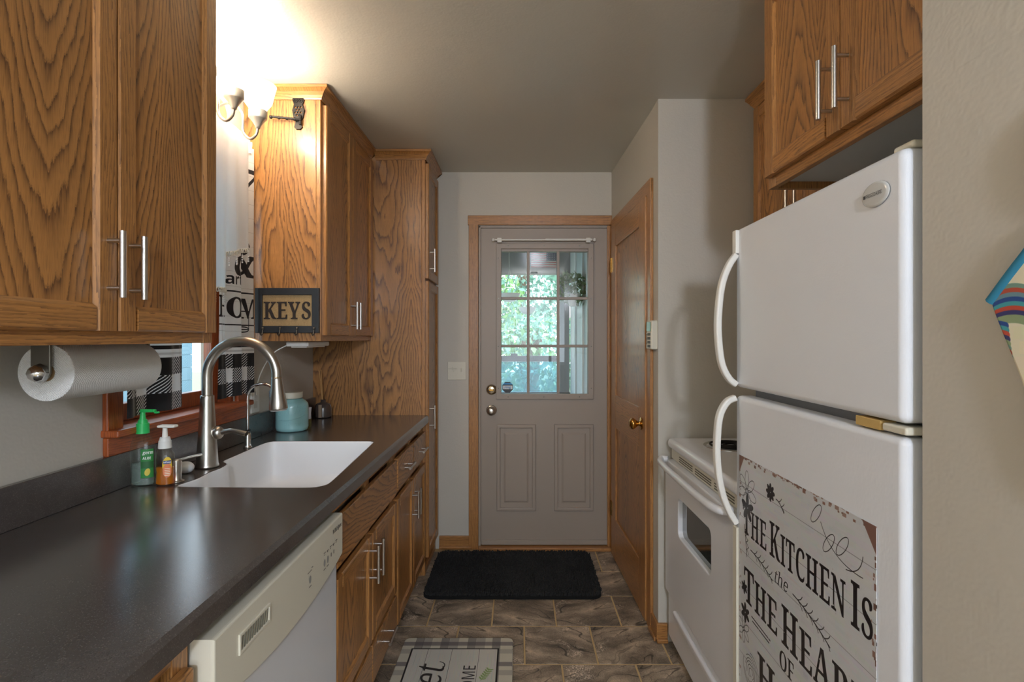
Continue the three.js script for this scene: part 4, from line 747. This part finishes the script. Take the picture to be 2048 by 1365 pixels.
// ---------------------------------------------------------------- stove
{
  const s = thing('stove', 'white electric coil stove between refrigerator and wall', 'stove', [0, 0, 0]);
  const d0 = 1.60, d1 = 2.345, dm = (d0 + d1) / 2, w = d1 - d0, XF = 0.69;
  part('body', rbox(0.64, 0.85, w, 0.006, XF + 0.01 + 0.32, 0.445, -dm), whiteEnamel, s);
  const ct = part('cooktop', rbox(0.69, 0.042, w + 0.004, 0.018, 0.655 + 0.345, 0.902, -dm), whiteEnamel, s);
  part('backguard', rbox(0.06, 0.16, w, 0.012, 1.345, 1.0, -dm), whiteEnamel, s);
  const vt = part('vent_trim', rbox(0.03, 0.048, w - 0.01, 0.006, XF - 0.002, 0.857, -dm), almond, s);
  const slots = []; for (let i = 0; i < 3; i++) for (let r = 0; r < 3; r++) slots.push(box(0.002, 0.004, 0.17, XF - 0.0172, 0.846 + r * 0.009, -(d0 + 0.14 + i * 0.2)));
  part('vent_slot', merge(slots), std({ color: 0x6b675a, roughness: 0.8 }), vt);
  const sh = rectShape(d0 + 0.004, 0.262, d1 - 0.004, 0.826, 0.012); sh.holes.push(rectPath(1.785, 0.552, 2.162, 0.718, 0.03));
  const od = part('oven_door', ext(sh, 0.034, 0.005, 8).rotateY(Math.PI / 2).translate(XF - 0.038, 0, 0), whiteEnamel, s);
  part('oven_window', box(0.004, 0.18, 0.39, XF - 0.022, 0.635, -1.9735), phy({ color: 0x39403c, roughness: 0.06, clearcoat: 1, clearcoatRoughness: 0.03 }), od);
  part('oven_handle', tube([[XF - 0.04, 0.835, -(d1 - 0.03)], [XF - 0.062, 0.835, -(d1 - 0.02)], [XF - 0.078, 0.833, -(d1 - 0.05)], [XF - 0.086, 0.83, -(d1 - 0.16)], [XF - 0.086, 0.828, -dm], [XF - 0.086, 0.83, -(d0 + 0.16)], [XF - 0.078, 0.833, -(d0 + 0.05)], [XF - 0.062, 0.835, -(d0 + 0.02)], [XF - 0.04, 0.835, -(d0 + 0.03)]], 0.0135, 80, 14), whiteEnamel, od);
  const dr = part('drawer', rbox(0.03, 0.196, w - 0.008, 0.006, XF - 0.016, 0.154, -dm), whiteEnamel, s);
  part('drawer_grip', rbox(0.02, 0.028, 0.53, 0.009, XF - 0.036, 0.205, -1.965), whiteEnamel, dr);
  const coil = (r0) => { const p = []; for (let i = 0; i <= 160; i++) { const a = i / 160 * Math.PI * 2 * 4, r = 0.018 + (r0 - 0.018) * i / 160; p.push([r * Math.cos(a), 0, r * Math.sin(a)]); } return tube(p, 0.0042, 320, 8); };
  for (const [x, d, r] of [[0.86, 2.15, 0.088], [0.86, 1.78, 0.072], [1.13, 2.15, 0.072], [1.13, 1.78, 0.088]]) {
    const pan = part('drip_pan', lathe([[0.02, -0.006], [r + 0.004, -0.002], [r + 0.016, 0.004], [r + 0.02, 0.001], [r + 0.018, -0.002]], 36), chrome, ct, x, 0.924, -d);
    part('burner_coil', coil(r), std({ color: 0x191919, roughness: 0.6, metalness: 0.4 }), pan, 0, 0.006, 0);
  }
}
// ---------------------------------------------------------------- oven mitt and hook on the near wall
{
  const m = thing('oven_mitt', 'quilted cream oven mitt with blue edging and painted feathers', 'oven mitt', [0.66, 0, 0]);
  const outline = [[0.722, 1.417], [0.68, 1.458], [0.63, 1.505], [0.57, 1.52], [0.54, 1.44], [0.56, 1.28], [0.60, 1.18], [0.645, 1.21], [0.678, 1.312]];
  const g = ext(new THREE.Shape(new THREE.CatmullRomCurve3(outline.map(([d, y]) => V3(d, y, 0)), true, 'catmullrom', 0.2).getSpacedPoints(60).map((p) => new THREE.Vector2(p.x, p.y))), 0.008, 0.004, 4).rotateY(Math.PI / 2).translate(-0.012, 0, 0);
  const t = canvasTex(512, 512, (x) => { x.fillStyle = '#e3dcc0'; x.fillRect(0, 0, 512, 512); for (let i = 0; i < 300; i++) { x.fillStyle = `rgba(${220 + rnd() * 30},${210 + rnd() * 30},${170 + rnd() * 40},0.3)`; x.fillRect(rnd() * 512, rnd() * 512, 30, 24); } const cs = ['#7a9a8a', '#b5523e', '#6f8f9a', '#2f4f8f', '#4aa0a8', '#c0503c', '#3f3f6f', '#8fa07a']; x.lineWidth = 17; x.lineCap = 'round'; for (let k = 0; k < 3; k++) for (let i = 0; i < 8; i++) { x.strokeStyle = cs[(i + k * 3) % 8]; x.beginPath(); x.arc(300 - k * 36, 250 + k * 74 + i * 13, 70 + i * 4, Math.PI * 0.95, Math.PI * 1.6); x.stroke(); } x.fillStyle = '#b84a3a'; for (let i = 0; i < 30; i++) x.fillRect(180 + rnd() * 120, 420 + rnd() * 70, 7, 7); });
  part('mitt_body', triUV(g, 'y', 3, 3, 2.665, -3.64), std({ map: t, roughness: 0.95 }), m);
  part('blue_edging', tube([[-0.012, 1.413, -0.726], [-0.012, 1.464, -0.680], [-0.012, 1.512, -0.63], [-0.012, 1.53, -0.57]], 0.008, 24, 10), std({ color: 0x2f7f9f, roughness: 0.9 }), m);
  const h = thing('wall_plaque', 'round pale disc with dark rim hanging above the oven mitt', 'wall decor', [0.66, 1.60, -0.606]);
  part('rim', new THREE.TorusGeometry(0.07, 0.005, 10, 48).rotateY(Math.PI / 2).translate(-0.008, 0, 0), std({ color: 0x3c4a48, roughness: 0.4 }), h);
  part('face', cyl(0.069, 0.069, 0.012, 40).rotateZ(Math.PI / 2).translate(-0.006, 0, 0), std({ color: 0xdfe3e2, roughness: 0.4 }), h);
}
// ---------------------------------------------------------------- rug and mat
{
  const r = thing('black_rug', 'black shaggy bath style rug before the entry door', 'rug', [-0.035, 0.002, -3.045]);
  const W = 0.935, H = 0.57;
  part('rug_base', new THREE.ExtrudeGeometry(rectShape(-W / 2, -H / 2, W / 2, H / 2, 0.05), { depth: 0.01, bevelEnabled: true, bevelSize: 0.003, bevelThickness: 0.003, bevelSegments: 2 }).rotateX(-Math.PI / 2).translate(0, 0.003, 0), std({ color: 0x0c0c0c, roughness: 1 }), r);
  const geo = new THREE.CapsuleGeometry(0.0048, 0.012, 2, 6), mat = std({ color: 0xffffff, roughness: 1 });
  const spots = [];
  for (let z = -H / 2 + 0.004; z < H / 2; z += 0.0098) for (let x = -W / 2 + 0.004; x < W / 2; x += 0.0098) {
    const cx = Math.max(0, Math.abs(x) - (W / 2 - 0.05)), cz = Math.max(0, Math.abs(z) - (H / 2 - 0.05)); if (cx * cx + cz * cz > 0.0025) continue; spots.push([x + rr(-0.003, 0.003), z + rr(-0.002, 0.002)]);
  }
  const im = shadow(new THREE.InstancedMesh(geo, mat, spots.length)); im.name = 'shag_pile'; im.userData.kind = 'stuff';
  const o = new THREE.Object3D(), c = new THREE.Color();
  spots.forEach(([x, z], i) => { o.position.set(x, 0.02 + rr(-0.003, 0.003), z); o.rotation.set(rr(-0.7, 0.7), rr(0, 6), rr(-0.7, 0.7)); o.updateMatrix(); im.setMatrixAt(i, o.matrix); const k = 0.010 + 0.014 * fbm(x * 9 + 5, z * 9 + 5) + (rnd() < 0.001 ? 0.12 : 0); im.setColorAt(i, c.setRGB(k, k, k)); });
  r.add(im);
}
{
  const t = canvasTex(1024, 2048, (x, w, h) => {                       // x across the mat (from the cabinets outward), y from far to near
    x.fillStyle = '#c9c5b4'; x.fillRect(0, 0, w, h);
    x.fillStyle = 'rgba(88,86,88,0.55)'; for (const q of [70, 310, 560, 790]) x.fillRect(q + 40, 0, 78, h); for (const q of [180, 430, 680]) { x.fillStyle = 'rgba(110,108,108,0.4)'; x.fillRect(q, 0, 84, h); }
    x.fillStyle = 'rgba(88,82,88,0.6)'; for (let y = 74; y < h; y += 310) x.fillRect(0, y, w, 62); x.fillStyle = 'rgba(120,118,118,0.35)'; for (let y = 190; y < h; y += 310) x.fillRect(0, y, w, 70);
    x.fillStyle = '#c9c8c0'; x.fillRect(100, 185, 790, h - 370);
    for (let i = 0; i < 700; i++) { x.fillStyle = `rgba(${rnd() < 0.5 ? 120 : 235},${rnd() < 0.5 ? 118 : 232},${rnd() < 0.5 ? 112 : 225},0.10)`; x.fillRect(105 + rnd() * 780, 190 + rnd() * 1600, 2 + rnd() * 4, 40 + rnd() * 200); }
    x.strokeStyle = '#3d3b3c'; x.lineWidth = 3; for (const q of [250, 470, 720]) { x.beginPath(); x.moveTo(q, 190); x.lineTo(q - 6, h - 190); x.stroke(); }
    x.strokeStyle = '#242223'; x.lineWidth = 15; x.strokeRect(100, 185, 790, h - 370);
    x.fillStyle = '#2a2728';
    x.textAlign = 'right'; x.save(); x.translate(705, 428); x.rotate(-Math.PI / 2); x.font = '150px sans-serif'; x.fillText('HOME', 0, 0); x.restore();
    x.save(); x.translate(430, 440); x.rotate(-Math.PI / 2); x.font = 'italic 330px serif'; x.fillText('Sweet', 0, 0); x.restore();
    x.strokeStyle = '#2a2728'; x.lineWidth = 9; x.beginPath(); x.moveTo(425, 470); x.quadraticCurveTo(450, 400, 380, 380); x.stroke();
    x.strokeStyle = '#7f9a5a'; x.fillStyle = '#86a262'; x.lineWidth = 5; x.beginPath(); x.moveTo(760, 640); x.lineTo(830, 480); x.stroke(); for (let i = 0; i < 6; i++) for (const q of [-1, 1]) { x.save(); x.translate(765 + i * 11, 625 - i * 25); x.rotate(0.4 + q * 0.9); x.beginPath(); x.ellipse(0, -20, 8, 22, 0, 0, 7); x.fill(); x.restore(); }
  });
  const W = 0.475, H = 0.95;
  const g = new THREE.ExtrudeGeometry(rectShape(-W / 2, -H / 2, W / 2, H / 2, 0.022), { depth: 0.006, bevelEnabled: true, bevelSize: 0.004, bevelThickness: 0.004, bevelSegments: 2 }).rotateX(-Math.PI / 2);
  single('kitchen_mat', triUV(g, 'z', 1 / (W + 0.008), -1 / (H + 0.008), 0.5, 0.5), std({ map: t, roughness: 0.7 }), 'grey plaid cushioned floor mat with home lettering beside the sink cabinet', 'floor mat', [-0.268, 0.006, -1.905]);
}
// ---------------------------------------------------------------- outside: porch, trees, lawn
{
  const lawn = struct('lawn', box(60, 0.1, 60, 0, -0.6, 0), std({ color: 0x6f7a62, roughness: 1 }));
  struct('porch_floor', box(3.6, 0.1, 2.5, 0.3, -0.06, -D - 1.4), std({ color: 0x8c8a84, roughness: 0.8 }));
  struct('porch_ceiling', box(3.6, 0.06, 2.5, 0.3, 2.42, -D - 1.4), std({ color: 0x9a9a97, roughness: 0.7 }));
  const PZ = -5.55;
  const wl = struct('porch_wall', merge([box(3.6, 0.38, 0.1, 0.3, 2.22, PZ), box(3.6, 0.85, 0.1, 0.3, 0.375, PZ), box(0.10, 1.3, 0.1, 0.475, 1.4, PZ), box(1.4, 1.3, 0.1, 1.4, 1.4, PZ), box(0.9, 1.3, 0.1, -1.05, 1.4, PZ)]), std({ color: 0x77787a, roughness: 0.7 }));
  part('sash_rail', merge([rbox(1.02, 0.06, 0.05, 0.004, -0.09, 1.15, PZ + 0.02), rbox(0.07, 0.03, 0.02, 0.004, -0.05, 1.19, PZ + 0.04)]), std({ color: 0x4e4a50, roughness: 0.6 }), wl);
  part('lower_pane', box(1.02, 0.35, 0.006, -0.09, 0.97, PZ + 0.01), phy({ color: 0xcfeaf5, transmission: 0.9, roughness: 0.35, thickness: 0 }), wl);
  const sw = struct('porch_side_wall', box(0.06, 2.4, 1.85, 0.56, 1.2, -4.55), std({ color: 0xd9d9d6, roughness: 0.6 }));
  for (const z of [-4.0, -4.35, -4.9]) part('trim_board', rbox(0.02, 2.3, 0.09, 0.004, 0.522, 1.2, z), std({ color: 0xe8e8e6, roughness: 0.5 }), sw);
  const fl = canvasTex(256, 144, (x) => { for (let i = 0; i < 13; i++) { x.fillStyle = i % 2 ? '#e6dcd8' : '#b8443c'; x.fillRect(0, i * 11.1, 256, 11.2); } x.fillStyle = '#39435f'; x.fillRect(156, 0, 100, 78); x.fillStyle = '#dfe2ea'; for (let i = 0; i < 5; i++) for (let j = 0; j < 4; j++) x.fillRect(164 + i * 18, 8 + j * 18, 5, 5); });
  const fg = new THREE.PlaneGeometry(0.26, 0.15, 24, 8); { const p = fg.attributes.position; for (let i = 0; i < p.count; i++) p.setZ(i, 0.008 * Math.sin(p.getX(i) * 40)); fg.computeVertexNormals(); }
  single('porch_flag', fg, std({ map: fl, roughness: 0.9, side: THREE.DoubleSide }), 'small striped flag hung inside the porch', 'flag', [0.255, 2.17, PZ + 0.075]);
  const bowl = lathe([[0, -0.075], [0.05, -0.065], [0.085, -0.03], [0.1, 0.005], [0.096, 0.005], [0.08, -0.025], [0.045, -0.055], [0, -0.065]], 32);
  for (const [x, y, z, s, lb] of [[-0.09, 1.78, -5.0, 1.05, 'white hanging bowl high in the porch'], [0.08, 1.66, -5.15, 0.9, 'white hanging bowl lower in the porch']]) {
    const b = thing('hanging_bowl', lb, 'planter', [x, y, z], undefined); part('bowl', bowl.clone().scale(s, s, s), phy({ color: 0xf2f2ee, roughness: 0.3 }), b);
    const cs = []; for (let i = 0; i < 3; i++) { const a = i * 2.1; cs.push(tube([[0.098 * s * Math.cos(a), 0, 0.098 * s * Math.sin(a)], [0.03 * Math.cos(a), 0.14, 0.03 * Math.sin(a)], [0, 0.24, 0], [0, 2.385 - y, 0]], 0.002, 12, 5)); } part('hanging_cord', merge(cs), std({ color: 0xb9b9b4, roughness: 0.8 }), b);
  }
  const nb = thing('neighbour_house', 'pale blue sided house wall outside the sink window', 'house', [-4.4, -0.55, -2.6]);
  part('wall_core', box(0.1, 4.4, 9, -0.05, 2.2, 0), std({ color: 0x5f7d90, roughness: 0.8 }), nb);
  for (let i = 0; i < 26; i++) part('siding_board', box(0.02, 0.165, 9, 0.012, 0.1 + i * 0.168, 0).rotateZ(-0.0), std({ color: 0x6d8fa4, roughness: 0.7 }), nb);
  // leaf clusters
  const leaf = new THREE.BufferGeometry(); leaf.setAttribute('position', new THREE.Float32BufferAttribute([0, 0, 0, 0.5, 0.42, 0.1, 0, 1, 0, -0.5, 0.42, 0.1], 3)); leaf.setIndex([0, 1, 2, 0, 2, 3]); leaf.computeVertexNormals(); leaf.setAttribute('uv', new THREE.Float32BufferAttribute([0, 0, 1, 0, 1, 1, 0, 1], 2));
  const leafMat = phy({ color: 0xffffff, roughness: 0.7, transmission: 0.35, thickness: 0, side: THREE.DoubleSide });
  const foliage = (parent, name, n, place, size, cols) => {
    const im = shadow(new THREE.InstancedMesh(leaf, leafMat, n)); im.name = name; im.userData.kind = 'stuff'; const o = new THREE.Object3D(), c = new THREE.Color();
    for (let i = 0; i < n; i++) { const p = place(i); o.position.set(...p); o.rotation.set(rr(0, 6.3), rr(0, 6.3), rr(0, 6.3)); const s = size * rr(0.6, 1.3); o.scale.set(s * 0.6, s, s); o.updateMatrix(); im.setMatrixAt(i, o.matrix); im.setColorAt(i, c.set(cols[Math.floor(rnd() * cols.length)]).multiplyScalar(rr(0.7, 1.15))); }
    parent.add(im); return im;
  };
  const basket = thing('hanging_plant', 'bushy green plant hanging on the white porch wall', 'plant', [0.44, 1.72, -4.25]);
  part('pot', lathe([[0, -0.1], [0.04, -0.1], [0.06, 0], [0.055, 0], [0, -0.01]], 20), std({ color: 0xe4e4e0, roughness: 0.6 }), basket);
  foliage(basket, 'leaves', 260, () => { const a = rr(0, 6.3), r = Math.sqrt(rnd()) * 0.11; return [r * Math.cos(a) - 0.01, rr(-0.06, 0.16), r * Math.sin(a)]; }, 0.05, [0x6f8a58, 0x8aa070, 0x9aa98a]);
  const tree = (x, z, h, rad, n, label, cols) => {
    const t = thing('tree', label, 'tree', [x, -0.55, z]);
    part('trunk', tube([[0, 0, 0], [0.05, h * 0.3, 0.02], [0.0, h * 0.6, 0], [0.06, h, 0.03]], 0.11, 16, 10), std({ color: 0x6b5a4b, roughness: 1 }), t);
    foliage(t, 'foliage', n, () => { const a = rr(0, 6.3), e = Math.acos(rr(-1, 1)), r = rad * (0.55 + 0.45 * Math.cbrt(rnd())); return [r * Math.sin(e) * Math.cos(a), h * 0.62 + r * 0.8 * Math.cos(e), r * Math.sin(e) * Math.sin(a)]; }, 0.13, cols);
  };
  tree(-1.5, -9.2, 3.6, 1.7, 5200, 'leafy tree beyond the left part of the porch window', [0x76a85e, 0x8fbf74, 0x6fa492]);
  tree(0.05, -10.8, 4.6, 1.0, 2600, 'slim tall tree with bare trunk beyond the porch window', [0x7fae9c, 0x93bfae, 0x709c90]);
  tree(0.2, -8.2, 2.0, 1.25, 4600, 'low bushy tree just outside the porch window', [0x7cb5a8, 0x94c8b8, 0x8cba84]);
}
renderer.render(scene, camera);
